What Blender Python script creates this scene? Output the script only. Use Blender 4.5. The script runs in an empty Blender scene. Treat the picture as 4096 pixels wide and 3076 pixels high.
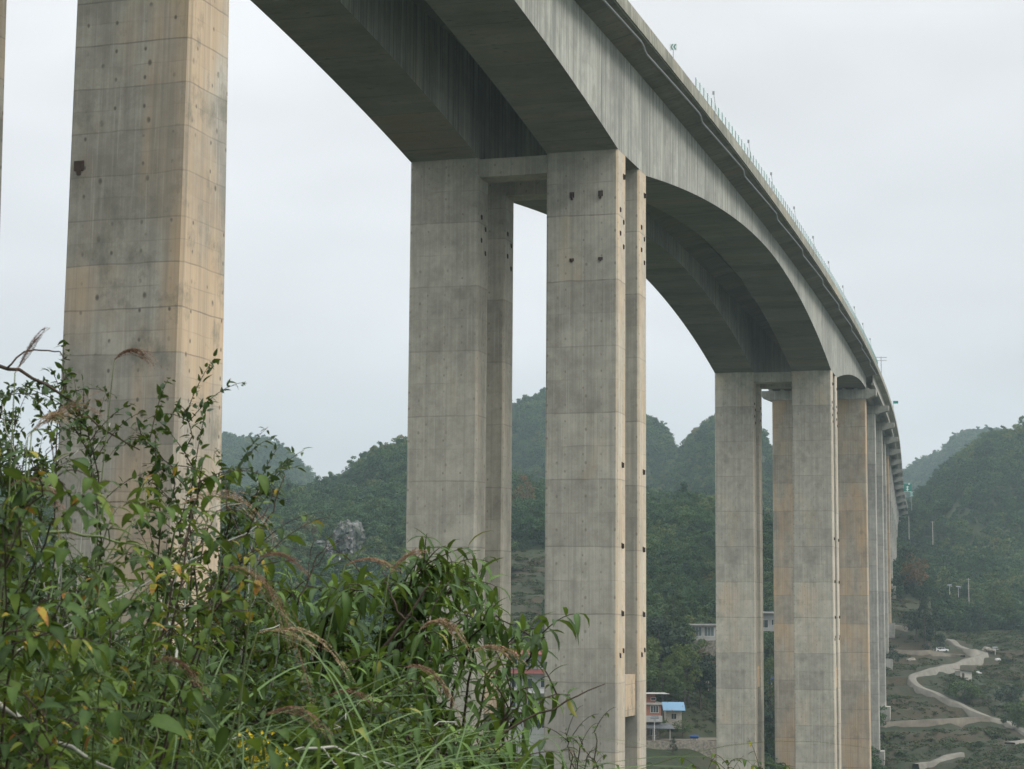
import bpy, math, random
import numpy as np
from mathutils import Vector, Matrix
from mathutils.bvhtree import BVHTree
random.seed(7); RNG = np.random.default_rng(7)
S = bpy.context.scene
COL = S.collection

# ------------------------------------------------------------------ camera
F = 7977.84                     # focal length in photograph pixels (4096 wide)
PITCH, ROLL = 0.118311, 0.00739336
cp_, sp_, cr_, sr_ = math.cos(PITCH), math.sin(PITCH), math.cos(ROLL), math.sin(ROLL)
cam_d = bpy.data.cameras.new('camera'); cam = bpy.data.objects.new('camera', cam_d); COL.objects.link(cam)
cam_d.sensor_width = 36.0; cam_d.lens = F/4096*36
cam_d.clip_start = 0.1; cam_d.clip_end = 20000
cam.matrix_world = Matrix(((cr_, -sr_, 0, 0), (-sp_*sr_, -sp_*cr_, -cp_, 0), (cp_*sr_, cp_*cr_, -sp_, 0), (0, 0, 0, 1)))
cam_d.dof.use_dof = True; cam_d.dof.focus_distance = 120.0; cam_d.dof.aperture_fstop = 20.0
S.camera = cam
S.render.engine = 'CYCLES'

# ------------------------------------------------------------------ sky, sun, exposure
SUN_EL, SUN_AZ = math.radians(42), math.radians(108)      # azimuth from +Y (view direction) towards +X
w = bpy.data.worlds.new('World'); S.world = w; w.use_nodes = True
nt = w.node_tree; nt.nodes.clear()
out = nt.nodes.new('ShaderNodeOutputWorld'); bg = nt.nodes.new('ShaderNodeBackground')
sky = nt.nodes.new('ShaderNodeTexSky'); sky.sky_type = 'NISHITA'; sky.sun_disc = False
sky.sun_elevation = SUN_EL; sky.sun_rotation = SUN_AZ; sky.dust_density = 4.0; sky.air_density = 1.0
bg.inputs['Strength'].default_value = 0.10
tc = nt.nodes.new('ShaderNodeTexCoord'); sx = nt.nodes.new('ShaderNodeSeparateXYZ')
ramp = nt.nodes.new('ShaderNodeValToRGB')
nt.links.new(tc.outputs['Generated'], sx.inputs[0]); nt.links.new(sx.outputs['Z'], ramp.inputs['Fac'])
# overcast cloud deck (values are for strength 0.1): pale grey at the horizon, brighter higher up
er = ramp.color_ramp; er.interpolation = 'EASE'
er.elements[0].position = 0.0; er.elements[0].color = (.615, .638, .665, 1)
er.elements[1].position = 1.0; er.elements[1].color = (1, 1, 1, 1)
e = er.elements.new(0.2); e.color = (.79, .80, .822, 1)
e = er.elements.new(0.34); e.color = (.885, .893, .908, 1)
nz = nt.nodes.new('ShaderNodeTexNoise'); nz.inputs['Scale'].default_value = 3.2; nz.inputs['Detail'].default_value = 3
mp = nt.nodes.new('ShaderNodeMapping'); mp.inputs['Scale'].default_value = (1, 1, 3)
nt.links.new(tc.outputs['Generated'], mp.inputs[0]); nt.links.new(mp.outputs[0], nz.inputs['Vector'])
mr = nt.nodes.new('ShaderNodeMapRange'); mr.inputs['From Min'].default_value = .3; mr.inputs['From Max'].default_value = .7; mr.inputs['To Min'].default_value = 9.3; mr.inputs['To Max'].default_value = 11.9
nt.links.new(nz.outputs['Fac'], mr.inputs['Value'])
mul = nt.nodes.new('ShaderNodeVectorMath'); mul.operation = 'SCALE'
zr = nt.nodes.new('ShaderNodeMapRange'); zr.interpolation_type = 'SMOOTHSTEP'     # overcast: much brighter overhead
zr.inputs['From Min'].default_value = .3; zr.inputs['From Max'].default_value = 1.0; zr.inputs['To Min'].default_value = 1.0; zr.inputs['To Max'].default_value = 2.6
nt.links.new(sx.outputs['Z'], zr.inputs['Value'])
mm = nt.nodes.new('ShaderNodeMath'); mm.operation = 'MULTIPLY'; nt.links.new(mr.outputs[0], mm.inputs[0]); nt.links.new(zr.outputs[0], mm.inputs[1])
nt.links.new(ramp.outputs['Color'], mul.inputs[0]); nt.links.new(mm.outputs[0], mul.inputs['Scale'])
mx = nt.nodes.new('ShaderNodeMix'); mx.data_type = 'RGBA'; mx.inputs['Factor'].default_value = 0.95
nt.links.new(sky.outputs[0], mx.inputs['A']); nt.links.new(mul.outputs[0], mx.inputs['B'])
nt.links.new(mx.outputs['Result'], bg.inputs['Color']); nt.links.new(bg.outputs[0], out.inputs[0])
sd = bpy.data.lights.new('sun', 'SUN'); sd.energy = 2.4; sd.angle = math.radians(25); sd.color = (1, .96, .9)
sun = bpy.data.objects.new('sun', sd); COL.objects.link(sun)
sun.rotation_euler = Vector((math.sin(SUN_AZ)*math.cos(SUN_EL), math.cos(SUN_AZ)*math.cos(SUN_EL), math.sin(SUN_EL))).to_track_quat('Z', 'Y').to_euler()
S.view_settings.view_transform = 'Standard'; S.view_settings.look = 'None'
S.view_settings.exposure = 0.0; S.view_settings.gamma = 1.0
S.cycles.max_bounces = 5; S.cycles.transparent_max_bounces = 8; S.cycles.volume_bounces = 1
S.cycles.use_denoising = True

# ------------------------------------------------------------------ helpers
def ray(px, py):                 # direction for a photograph pixel, scaled so that Y = 1
    a, b = (px-2048)/F, (1538-py)/F
    x = a*cr_-b*sr_; v = a*sr_+b*cr_
    y = cp_-v*sp_; z = sp_+v*cp_
    return x/y, z/y
def unproj(px, py, Y):
    x, z = ray(px, py); return Vector((x*Y, Y, z*Y))
def proj(X, Y, Z):
    d = Y*cp_+Z*sp_; v = Z*cp_-Y*sp_
    a = X*cr_+v*sr_; b = -X*sr_+v*cr_
    return 2048+F*a/d, 1538-F*b/d
def tag(o, label=None, cat=None, group=None, kind=None):
    if label: o['label'] = label
    if cat: o['category'] = cat
    if group: o['group'] = group
    if kind: o['kind'] = kind
    return o
def empty(name, loc, label, cat, group=None, rz=0):
    o = bpy.data.objects.new(name, None); COL.objects.link(o); o.location = loc; o.rotation_euler.z = rz
    o.empty_display_size = .5
    return tag(o, label, cat, group)
def link(name, me, parent=None, mats=None):
    o = bpy.data.objects.new(name, me); COL.objects.link(o); o.parent = parent
    if mats is not None and len(me.materials) == 0:
        for m in (mats if isinstance(mats, (list, tuple)) else [mats]): me.materials.append(m)
    return o
class MB:
    """collects simple shapes into one mesh; cc holds texture coordinates in metres"""
    def __init__(s): s.v = []; s.f = []; s.m = []; s.cc = []
    def add(s, vs, fs, m=0, cc=None):
        n = len(s.v); s.v += [tuple(v) for v in vs]; s.f += [tuple(i+n for i in f) for f in fs]
        s.m += [m]*len(fs); s.cc += [tuple(c) for c in (cc if cc is not None else vs)]
    def box(s, x0, x1, y0, y1, z0, z1, m=0, ch=0.0):
        if ch <= 0:
            vs = [(x, y, z) for z in (z0, z1) for (x, y) in ((x0, y0), (x1, y0), (x1, y1), (x0, y1))]
            s.add(vs, [(3, 2, 1, 0), (4, 5, 6, 7), (0, 1, 5, 4), (1, 2, 6, 5), (2, 3, 7, 6), (3, 0, 4, 7)], m)
        else:
            pl = [(x0+ch, y0), (x1-ch, y0), (x1, y0+ch), (x1, y1-ch), (x1-ch, y1), (x0+ch, y1), (x0, y1-ch), (x0, y0+ch)]
            s.prism(pl, z0, z1, m)
    def prism(s, pl, z0, z1, m=0):
        n = len(pl); vs = [(x, y, z0) for x, y in pl]+[(x, y, z1) for x, y in pl]
        s.add(vs, [tuple(range(n-1, -1, -1)), tuple(range(n, 2*n))]+[(i, (i+1) % n, n+(i+1) % n, n+i) for i in range(n)], m)
    def tube(s, pts, r, n=5, m=0, r1=None):
        pts = [Vector(p) for p in pts]; k = len(pts); vs = []; fs = []
        r1 = r if r1 is None else r1
        ref = Vector((0, 0, 1))
        if abs((pts[-1]-pts[0]).normalized().z) > .9: ref = Vector((1, 0, 0))
        for i, p in enumerate(pts):
            t = (pts[min(i+1, k-1)]-pts[max(i-1, 0)]).normalized()
            a = t.cross(ref).normalized(); b = a.cross(t); rr = r+(r1-r)*i/(k-1)
            for j in range(n):
                q = 2*math.pi*j/n; vs.append(p+(a*math.cos(q)+b*math.sin(q))*rr)
        for i in range(k-1):
            for j in range(n):
                fs.append((i*n+j, i*n+(j+1) % n, (i+1)*n+(j+1) % n, (i+1)*n+j))
        fs += [tuple(range(n-1, -1, -1)), tuple(range((k-1)*n, k*n))]
        s.add(vs, fs, m)
    def mesh(s, name, mats, smooth=False):
        me = bpy.data.meshes.new(name); me.from_pydata(s.v, [], s.f)
        for m in (mats if isinstance(mats, (list, tuple)) else [mats]): me.materials.append(m)
        me.polygons.foreach_set('material_index', s.m)
        if smooth: me.polygons.foreach_set('use_smooth', [True]*len(s.f))
        at = me.attributes.new('cc', 'FLOAT_VECTOR', 'POINT'); at.data.foreach_set('vector', np.array(s.cc, 'f').ravel())
        me.update(); return me
    def build(s, name, mats, parent=None, smooth=False): return link(name, s.mesh(name, mats, smooth), parent)
def np_mesh(name, V, FQ, mat, attrs=None, smooth=True):
    """mesh from numpy arrays, FQ (n,k) faces all of the same size"""
    me = bpy.data.meshes.new(name); n, k = FQ.shape
    me.vertices.add(len(V)); me.vertices.foreach_set('co', V.astype('f').ravel())
    me.loops.add(n*k); me.loops.foreach_set('vertex_index', FQ.astype('i').ravel())
    me.polygons.add(n); me.polygons.foreach_set('loop_start', np.arange(0, n*k, k, dtype='i'))
    me.polygons.foreach_set('loop_total', np.full(n, k, 'i'))
    me.polygons.foreach_set('use_smooth', np.full(n, smooth))
    for an, (ty, arr) in (attrs or {}).items():
        a = me.attributes.new(an, ty, 'POINT'); a.data.foreach_set('vector' if ty == 'FLOAT_VECTOR' else 'value', arr.astype('f').ravel())
    me.materials.append(mat); me.update(calc_edges=True); return me
class NT:
    """small shader-node helper"""
    def __init__(s, name):
        s.m = bpy.data.materials.new(name); s.m.use_nodes = True; s.t = s.m.node_tree; s.t.nodes.clear()
        s.o = s.t.nodes.new('ShaderNodeOutputMaterial'); s.b = s.t.nodes.new('ShaderNodeBsdfPrincipled')
        s.t.links.new(s.b.outputs[0], s.o.inputs[0])
    def n(s, ty, **kw):
        n = s.t.nodes.new(ty)
        for k, v in kw.items(): setattr(n, k, v)
        return n
    def put(s, sock, v):
        if isinstance(v, bpy.types.NodeSocket): s.t.links.new(v, sock)
        else: sock.default_value = v
    def math(s, op, a, b=0.0, c=None, clamp=False):
        n = s.n('ShaderNodeMath', operation=op, use_clamp=clamp); s.put(n.inputs[0], a); s.put(n.inputs[1], b)
        if c is not None: s.put(n.inputs[2], c)
        return n.outputs[0]
    def mix(s, f, a, b, blend='MIX'):
        n = s.n('ShaderNodeMix', data_type='RGBA', blend_type=blend)
        s.put(n.inputs['Factor'], f)
        for k, v in (('A', a), ('B', b)):
            if not isinstance(v, bpy.types.NodeSocket): v = tuple(v)+(1,) if len(v) == 3 else v
            s.put(n.inputs[k], v)
        return n.outputs['Result']
    def noise(s, vec, scale=1, detail=3, rough=.55, dist=0):
        n = s.n('ShaderNodeTexNoise'); s.put(n.inputs['Vector'], vec); n.inputs['Scale'].default_value = scale
        n.inputs['Detail'].default_value = detail; n.inputs['Roughness'].default_value = rough; n.inputs['Distortion'].default_value = dist
        return n.outputs['Fac']
    def map(s, vec, scale=(1, 1, 1), loc=(0, 0, 0)):
        n = s.n('ShaderNodeMapping'); s.put(n.inputs[0], vec); n.inputs['Scale'].default_value = scale; n.inputs['Location'].default_value = loc
        return n.outputs[0]
    def ramp(s, f, stops, interp='LINEAR'):
        n = s.n('ShaderNodeValToRGB'); s.put(n.inputs[0], f); r = n.color_ramp; r.interpolation = interp
        while len(r.elements) < len(stops): r.elements.new(.5)
        for e, (p, c) in zip(r.elements, stops):
            e.position = p; e.color = (c, c, c, 1) if not hasattr(c, '__len__') else tuple(c)+(1,)
        return n.outputs['Color']
    def rng(s, f, a, b, c=0., d=1.):
        n = s.n('ShaderNodeMapRange'); s.put(n.inputs[0], f)
        for i, v in enumerate((a, b, c, d)): n.inputs[i+1].default_value = v
        return n.outputs[0]
    def attr(s, name, out='Vector'):
        n = s.n('ShaderNodeAttribute', attribute_name=name); return n.outputs[out]
    def done(s, color=None, rough=.85, bump=None, bs=.3, bd=.05, spec=.3):
        if color is not None: s.put(s.b.inputs['Base Color'], tuple(color)+(1,) if not isinstance(color, bpy.types.NodeSocket) else color)
        s.put(s.b.inputs['Roughness'], rough); s.b.inputs['Specular IOR Level'].default_value = spec
        if bump is not None:
            b = s.n('ShaderNodeBump'); b.inputs['Strength'].default_value = bs; b.inputs['Distance'].default_value = bd
            s.put(b.inputs['Height'], bump); s.t.links.new(b.outputs[0], s.b.inputs['Normal'])
        return s.m
def plain(name, col, rough=.7, metal=0., var=.12, scale=3.0):
    t = NT(name); tc = t.n('ShaderNodeTexCoord'); f = t.noise(tc.outputs['Object'], scale, 4)
    c = t.mix(t.rng(f, .3, .7), tuple(x*(1-var) for x in col), tuple(min(1, x*(1+var)) for x in col))
    t.b.inputs['Metallic'].default_value = metal
    return t.done(c, rough)
def concrete(name, base=(.34, .325, .275), warm=.2, lift=5.8, axis='z', streak=.5, dots=0., seed=0., grime=.35, panel=3.3, green=0., wx=0., damp=None, edge=0.):
    """shuttered concrete: pour joints, panels, rust-brown wash, vertical streaks, blotches, tie holes"""
    t = NT(name); cc = t.attr('cc'); cs = t.map(cc, (1, 1, 1), (seed*7.3, seed*3.1, seed*5.7))
    sp = t.n('ShaderNodeSeparateXYZ'); t.put(sp.inputs[0], cc)
    X, Y, Z = sp.outputs
    wob = t.math('MULTIPLY', t.math('SUBTRACT', t.noise(cs, .35, 2), .5), .25)
    along = t.math('ADD', Z if axis == 'z' else X, wob)
    q = t.math('DIVIDE', along, lift); fl = t.math('FLOOR', q); fr = t.math('SUBTRACT', q, fl)
    d = t.math('MINIMUM', fr, t.math('SUBTRACT', 1.0, fr))
    hl = t.math('MULTIPLY', t.math('ABSOLUTE', t.math('SUBTRACT', fr, .5)), 1.0)
    jw = (.055 if lift > 3 else .036)/lift
    joint = t.rng(d, jw*.4, jw*1.6, 1, 0); half = t.rng(hl, jw*.3, jw*1.2, 1, 0)
    # tone of every lift and shutter panel
    other = t.math('ADD', X, Y) if axis == 'z' else t.math('ADD', Z, Y)
    pc = t.math('FLOOR', t.math('DIVIDE', other, panel))
    cv = t.n('ShaderNodeCombineXYZ'); t.put(cv.inputs[0], t.math('FLOOR', t.math('MULTIPLY', q, 2.0))); t.put(cv.inputs[1], pc); cv.inputs[2].default_value = seed
    wn = t.n('ShaderNodeTexWhiteNoise', noise_dimensions='3D'); t.put(wn.inputs['Vector'], cv.outputs[0])
    cv2 = t.n('ShaderNodeCombineXYZ'); t.put(cv2.inputs[0], fl); cv2.inputs[1].default_value = seed+3.3
    wn2 = t.n('ShaderNodeTexWhiteNoise', noise_dimensions='3D'); t.put(wn2.inputs['Vector'], cv2.outputs[0])
    big = t.noise(cs, .13, 4, .6); mid = t.noise(cs, .9, 5, .65); fine = t.noise(cs, 9, 4, .7)
    st1 = t.noise(t.map(cs, (2.2, 2.2, .045)), 1.0, 4, .6); st2 = t.noise(t.map(cs, (6.5, 6.5, .09)), 1.0, 3, .6)
    lo = tuple(x*.60 for x in base); hi = tuple(x*1.34 for x in base)
    v = t.math('ADD', t.math('MULTIPLY', big, .35), t.math('MULTIPLY', mid, .33))
    v = t.math('ADD', v, t.math('MULTIPLY', wn.outputs[0], .06)); v = t.math('ADD', v, t.math('MULTIPLY', wn2.outputs[0], .10))
    v = t.math('ADD', v, t.math('MULTIPLY', fine, .12))
    col = t.mix(t.rng(v, .36, .70), lo, hi)
    # warm, iron-stained wash: whole panels plus blotches
    wm = t.math('ADD', t.math('MULTIPLY', t.noise(t.map(cs, (.25, .25, .07)), 1.0, 3), .86), t.math('MULTIPLY', wn2.outputs[0], .14))
    if wx: wm = t.math('ADD', wm, t.math('MULTIPLY', X, wx))
    wm = t.rng(wm, .62-.4*warm, .80-.4*warm, 0, min(1, .45+warm))
    col = t.mix(wm, col, t.mix(big, (base[0]*1.10, base[1]*.87, base[2]*.66), (base[0]*1.30, base[1]*1.0, base[2]*.72)))
    # dark and pale vertical streaks
    col = t.mix(t.math('MULTIPLY', t.rng(st1, .50, .66), min(1, streak*1.0)), col, (base[0]*.50, base[1]*.52, base[2]*.53))
    col = t.mix(t.math('MULTIPLY', t.rng(st2, .52, .68), min(1, streak*.8)), col, (base[0]*.5, base[1]*.52, base[2]*.52))
    col = t.mix(t.math('MULTIPLY', t.rng(st2, .44, .30), min(1, streak*.7)), col, (base[0]*1.45, base[1]*1.47, base[2]*1.5))
    if streak >= 1:
        st3 = t.noise(t.map(cs, (3.4, 3.4, .018), (5, 2, 0)), 1.0, 2, .5); st4 = t.noise(t.map(cs, (.9, .9, .05), (1, 7, 0)), 1.0, 3, .6)
        col = t.mix(t.math('MULTIPLY', t.rng(st3, .60, .65), .6), col, (base[0]*.40, base[1]*.43, base[2]*.46))
        col = t.mix(t.math('MULTIPLY', t.rng(st4, .42, .30), .35), col, (base[0]*1.5, base[1]*1.52, base[2]*1.45))
    # grime blotches
    gr = t.noise(t.map(cs, (.5, .5, .32), (3, 9, 4)), 1.0, 6, .7)
    col = t.mix(t.math('MULTIPLY', t.rng(gr, .54, .68), grime), col, (base[0]*.42, base[1]*.44, base[2]*.42))
    if green: col = t.mix(t.math('MULTIPLY', t.rng(mid, .5, .8), green), col, (.16, .22, .19))
    if edge:
        em = t.math('MULTIPLY', t.rng(X, 2.95, 3.2), t.rng(t.noise(t.map(cs, (1.5, 3, .12)), 1.0, 3), .38, .62))
        col = t.mix(t.math('MULTIPLY', em, edge), col, (base[0]*1.25, base[1]*.92, base[2]*.58))
    if damp is not None:
        dm = t.rng(t.math('ADD', Z, t.math('MULTIPLY', t.math('SUBTRACT', t.noise(t.map(cs, (.8, .8, .25)), 1.0, 4), .5), 14)), damp, damp-5.)
        col = t.mix(t.math('MULTIPLY', dm, .42), col, (base[0]*.55, base[1]*.56, base[2]*.6))
    if dots:
        for (su, sv, th, ou) in ((1.62, 1.45, .055, .3), (2.6, 2.9, .075, .9)):
            fu = t.math('SUBTRACT', t.math('FRACT', t.math('ADD', t.math('DIVIDE', other, su), ou)), .5)
            fv = t.math('SUBTRACT', t.math('FRACT', t.math('DIVIDE', Z if axis == 'z' else X, sv)), .5)
            rr = t.math('ADD', t.math('POWER', t.math('MULTIPLY', fu, su), 2.), t.math('POWER', t.math('MULTIPLY', fv, sv*.7), 2.))
            dd = t.rng(rr, th*th*.3, th*th*3.2, 1, 0)
            dd = t.math('MULTIPLY', dd, t.rng(t.noise(cs, .9, 2), .41, .56))
            col = t.mix(t.math('MULTIPLY', dd, dots), col, (base[0]*.28, base[1]*.27, base[2]*.25))
    jn = t.math('MULTIPLY', joint, t.math('MULTIPLY', t.rng(t.noise(cs, .8, 3), .25, .6, .35, 1), t.rng(wn2.outputs[0], 0, 1, .45, 1.15)))
    col = t.mix(t.math('MULTIPLY', jn, .62), col, (base[0]*.30, base[1]*.30, base[2]*.30))
    col = t.mix(t.math('MULTIPLY', half, t.rng(t.noise(cs, .5, 2), .4, .65, 0, .4)), col, (base[0]*.4, base[1]*.4, base[2]*.4))
    hgt = t.math('SUBTRACT', t.math('MULTIPLY', fine, .25), jn)
    return t.done(col, .88, hgt, .25, .03)
# ------------------------------------------------------------------ bridge alignment (metres, s along the bridge, u to its right)
X0, Y0, A0, K1, K2 = 7.62513, 177.415, 0.297598, -0.000354249, 6.24493e-07
ZS, G1, G2, G3 = 41.2732, -0.00414409, 4.66052e-05, -4.14052e-08
CC, L2, LE, LT, S1, T1, HC, UC, ZC, SPAN = 12.8134, 160.72, 3.98694, 2.94108, 83.8492, 3.61721, 8.88646, 2.66, 2.08, 45.8877
HW = 3.25
UI = CC/2-HW-.05      # the cantilevers almost meet over the median
_ss = np.arange(-200, 1101, 1.0); _h = A0+K1*_ss+K2*_ss**2/2
_X = np.concatenate([[0], np.cumsum((np.sin(_h[1:])+np.sin(_h[:-1]))/2)]); _Y = np.concatenate([[0], np.cumsum((np.cos(_h[1:])+np.cos(_h[:-1]))/2)])
_X += X0-np.interp(0, _ss, _X); _Y += Y0-np.interp(0, _ss, _Y)
def P(s): return float(np.interp(s, _ss, _X)), float(np.interp(s, _ss, _Y)), float(np.interp(s, _ss, _h))
def W(s, u, z):
    x, y, h = P(s); return Vector((x+u*math.cos(h), y-u*math.sin(h), z))
def zsf(s): return ZS+G1*s+G2*s*s+G3*s**3
def zroot(s): return zsf(s)+HC
def depth(s):
    "girder depth below the cantilever root"
    def q(t): return 2.5+6.43*max(0., min(1., t))**1.8
    if s < -LE-LT/2: return q(1-(-LE-LT/2-s)/75.)
    if s <= LE+LT/2: return q(1)
    if s < L2-LE-LT/2: return q(abs(s-L2/2)/(L2/2-LE-LT/2))
    if s <= L2+LE+LT/2: return q(1)
    return q(1-(s-L2-LE-LT/2)/75.)

C_FRONT = concrete('concrete_pier', (0.482, 0.448, 0.373), .16, 5.8, streak=.30, dots=.6, seed=1)
C_P2R = concrete('concrete_right_pier', (0.474, 0.442, 0.371), .14, 5.8, streak=.38, dots=.6, seed=2, damp=-45., edge=.5)
C_P3 = concrete('concrete_third_pier', (0.482, 0.446, 0.371), .10, 5.8, streak=.30, dots=.4, seed=8, edge=.25, grime=.45)
C_WARM = concrete('concrete_ochre', (0.404, 0.375, 0.315), .30, 2.22, streak=.38, dots=.95, seed=5, grime=.75, wx=.05)
C_PALE = concrete('concrete_pale', (.37, .375, .345), .12, 5.8, streak=.35, dots=.3, seed=9)
C_TAN = concrete('concrete_tan', (0.399, 0.350, 0.275), .44, 5.8, streak=.35, dots=.2, seed=13, wx=.02, grime=.5)
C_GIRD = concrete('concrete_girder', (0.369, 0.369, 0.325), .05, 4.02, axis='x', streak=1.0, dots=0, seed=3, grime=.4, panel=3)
C_SOFF = concrete('concrete_soffit', (.20, .188, .152), .15, 4.02, axis='x', streak=.1, dots=.5, seed=6, grime=.6, panel=3)  # brownish underside concrete; base darkened further to paint in shade below the deck
C_PARA = concrete('concrete_parapet', (.30, .29, .235), .2, 5.0, axis='x', streak=1.0, seed=21, grime=.75, panel=9)
C_FAR = concrete('concrete_approach', (0.410, 0.396, 0.345), .1, 5.8, streak=.5, dots=0, seed=17)
M_RUST = plain('rusty_steel', (.055, .035, .026), .8)
M_GALV = plain('galvanised_pipe', (.33, .35, .35), .5, .3)
M_ASPH = plain('asphalt', (.05, .05, .05), .9)

viaduct = empty('viaduct', (W(0, -6.4, 0)[0], W(0, -6.4, 0)[1], 0), 'long grey concrete highway viaduct on tall twin piers curving away over the valley', 'bridge')
VL = viaduct.location
def sweep(name, prof, s_list, mats, parent, caps=True, mfun=None, smooth=False):
    """prof(s) -> closed list of (u, z_abs); swept along the alignment"""
    mb = MB(); n = None; vs = []; cc = []; fs = []; ms = []
    for s in s_list:
        pr = prof(s); n = len(pr)
        x, y, h = P(s); c, sn = math.cos(h), math.sin(h)
        zr = zroot(s)
        for (u, z) in pr:
            vs.append((x+u*c-VL.x, y-u*sn-VL.y, z)); cc.append((s, u*.35, z-zr))
    for i in range(len(s_list)-1):
        for j in range(n):
            k = (j+1) % n
            fs.append((i*n+j, i*n+k, (i+1)*n+k, (i+1)*n+j)); ms.append(mfun(j) if mfun else 0)
    if caps:
        fs += [tuple(range(n-1, -1, -1)), tuple((len(s_list)-1)*n+j for j in range(n))]; ms += [0, 0]
    mb.v = vs; mb.f = fs; mb.m = ms; mb.cc = cc
    return mb.build(name, mats, parent, smooth)
def srange(a, b, st): 
    n = max(1, int(round((b-a)/st))); return [a+(b-a)*i/n for i in range(n+1)]
SB = -S1-1.6; SE = L2+S1+1.6      # the haunched frame
for uc in (0., -CC):
    def boxp(s, uc=uc):
        z = zroot(s); D = depth(s); ur, ul = (UC, UI+.12) if uc == 0. else (UI+.12, UC)
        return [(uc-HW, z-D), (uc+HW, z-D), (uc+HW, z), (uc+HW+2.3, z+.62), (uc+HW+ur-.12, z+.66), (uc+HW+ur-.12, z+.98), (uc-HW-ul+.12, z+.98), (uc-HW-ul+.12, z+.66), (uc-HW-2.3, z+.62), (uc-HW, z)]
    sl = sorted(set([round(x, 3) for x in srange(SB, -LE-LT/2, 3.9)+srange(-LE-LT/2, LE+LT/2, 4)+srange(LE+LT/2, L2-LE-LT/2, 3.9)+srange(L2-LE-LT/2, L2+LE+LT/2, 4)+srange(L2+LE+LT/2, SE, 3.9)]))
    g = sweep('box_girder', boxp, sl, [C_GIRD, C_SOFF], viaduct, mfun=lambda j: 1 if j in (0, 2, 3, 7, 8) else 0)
    for side in (1, -1):
        def par(s, uc=uc, side=side):
            z = zroot(s); o = uc+side*(HW+(UC if (side > 0) == (uc == 0.) else UI))
            pts = [(o+.03*side, z+.74), (o+.03*side, z+1.2), (o-.03*side, z+ZC), (o-.28*side, z+ZC), (o-.32*side, z+1.35), (o-.55*side, z+1.0), (o-.55*side, z+.985), (o-.125*side, z+.985), (o-.125*side, z+.74)]
            return pts if side > 0 else pts[::-1]
        sweep('parapet', par, srange(-150, 1000, 5), C_PARA, viaduct)
# deck of the approach spans: slab and five T-beams per span
B_BEAM = 2.3
for uc in (0., -CC):
    for (a, b) in ((-150, SB-.08), (SE+.08, 1000)):
        def slab(s, uc=uc):
            z = zroot(s); w_ = HW+UC-.12
            return [(uc-w_, z+.66), (uc+w_, z+.66), (uc+w_, z+.98), (uc-w_, z+.98)]
        d = sweep('deck_slab', slab, srange(a, b, 6), C_FAR, viaduct)
    s = SE+.12
    for k in range(15):
        e_ = L2+S1+SPAN*(k+1)
        for ub in ((-4.6, -2.3, 0, 2.3, 4.6) if uc == 0. else (-4.6, 4.6)):
            def beam(s, uc=uc, ub=ub):
                z = zroot(s)+.658; u = uc+ub
                return [(u-.3, z-B_BEAM), (u+.3, z-B_BEAM), (u+.3, z-B_BEAM+.35), (u+.11, z-B_BEAM+.6), (u+.11, z-.25), (u+.55, z), (u-.55, z), (u-.11, z-.25), (u-.11, z-B_BEAM+.6), (u-.3, z-B_BEAM+.35)]
            a_, b_ = s, e_-.06
            gap = .35
            sweep('beam', beam, srange(a_+gap, b_-gap, 12), C_FAR, viaduct)
        s = e_+.06
def asph(uc):
    def f(s):
        z = zroot(s)+.984; return [(uc-5.3, z), (uc+5.3, z), (uc+5.3, z+.1), (uc-5.3, z+.1)]
    return f
for uc in (0., -CC): sweep('road_surface', asph(uc), srange(-150, 1000, 10), M_ASPH, viaduct)
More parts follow.
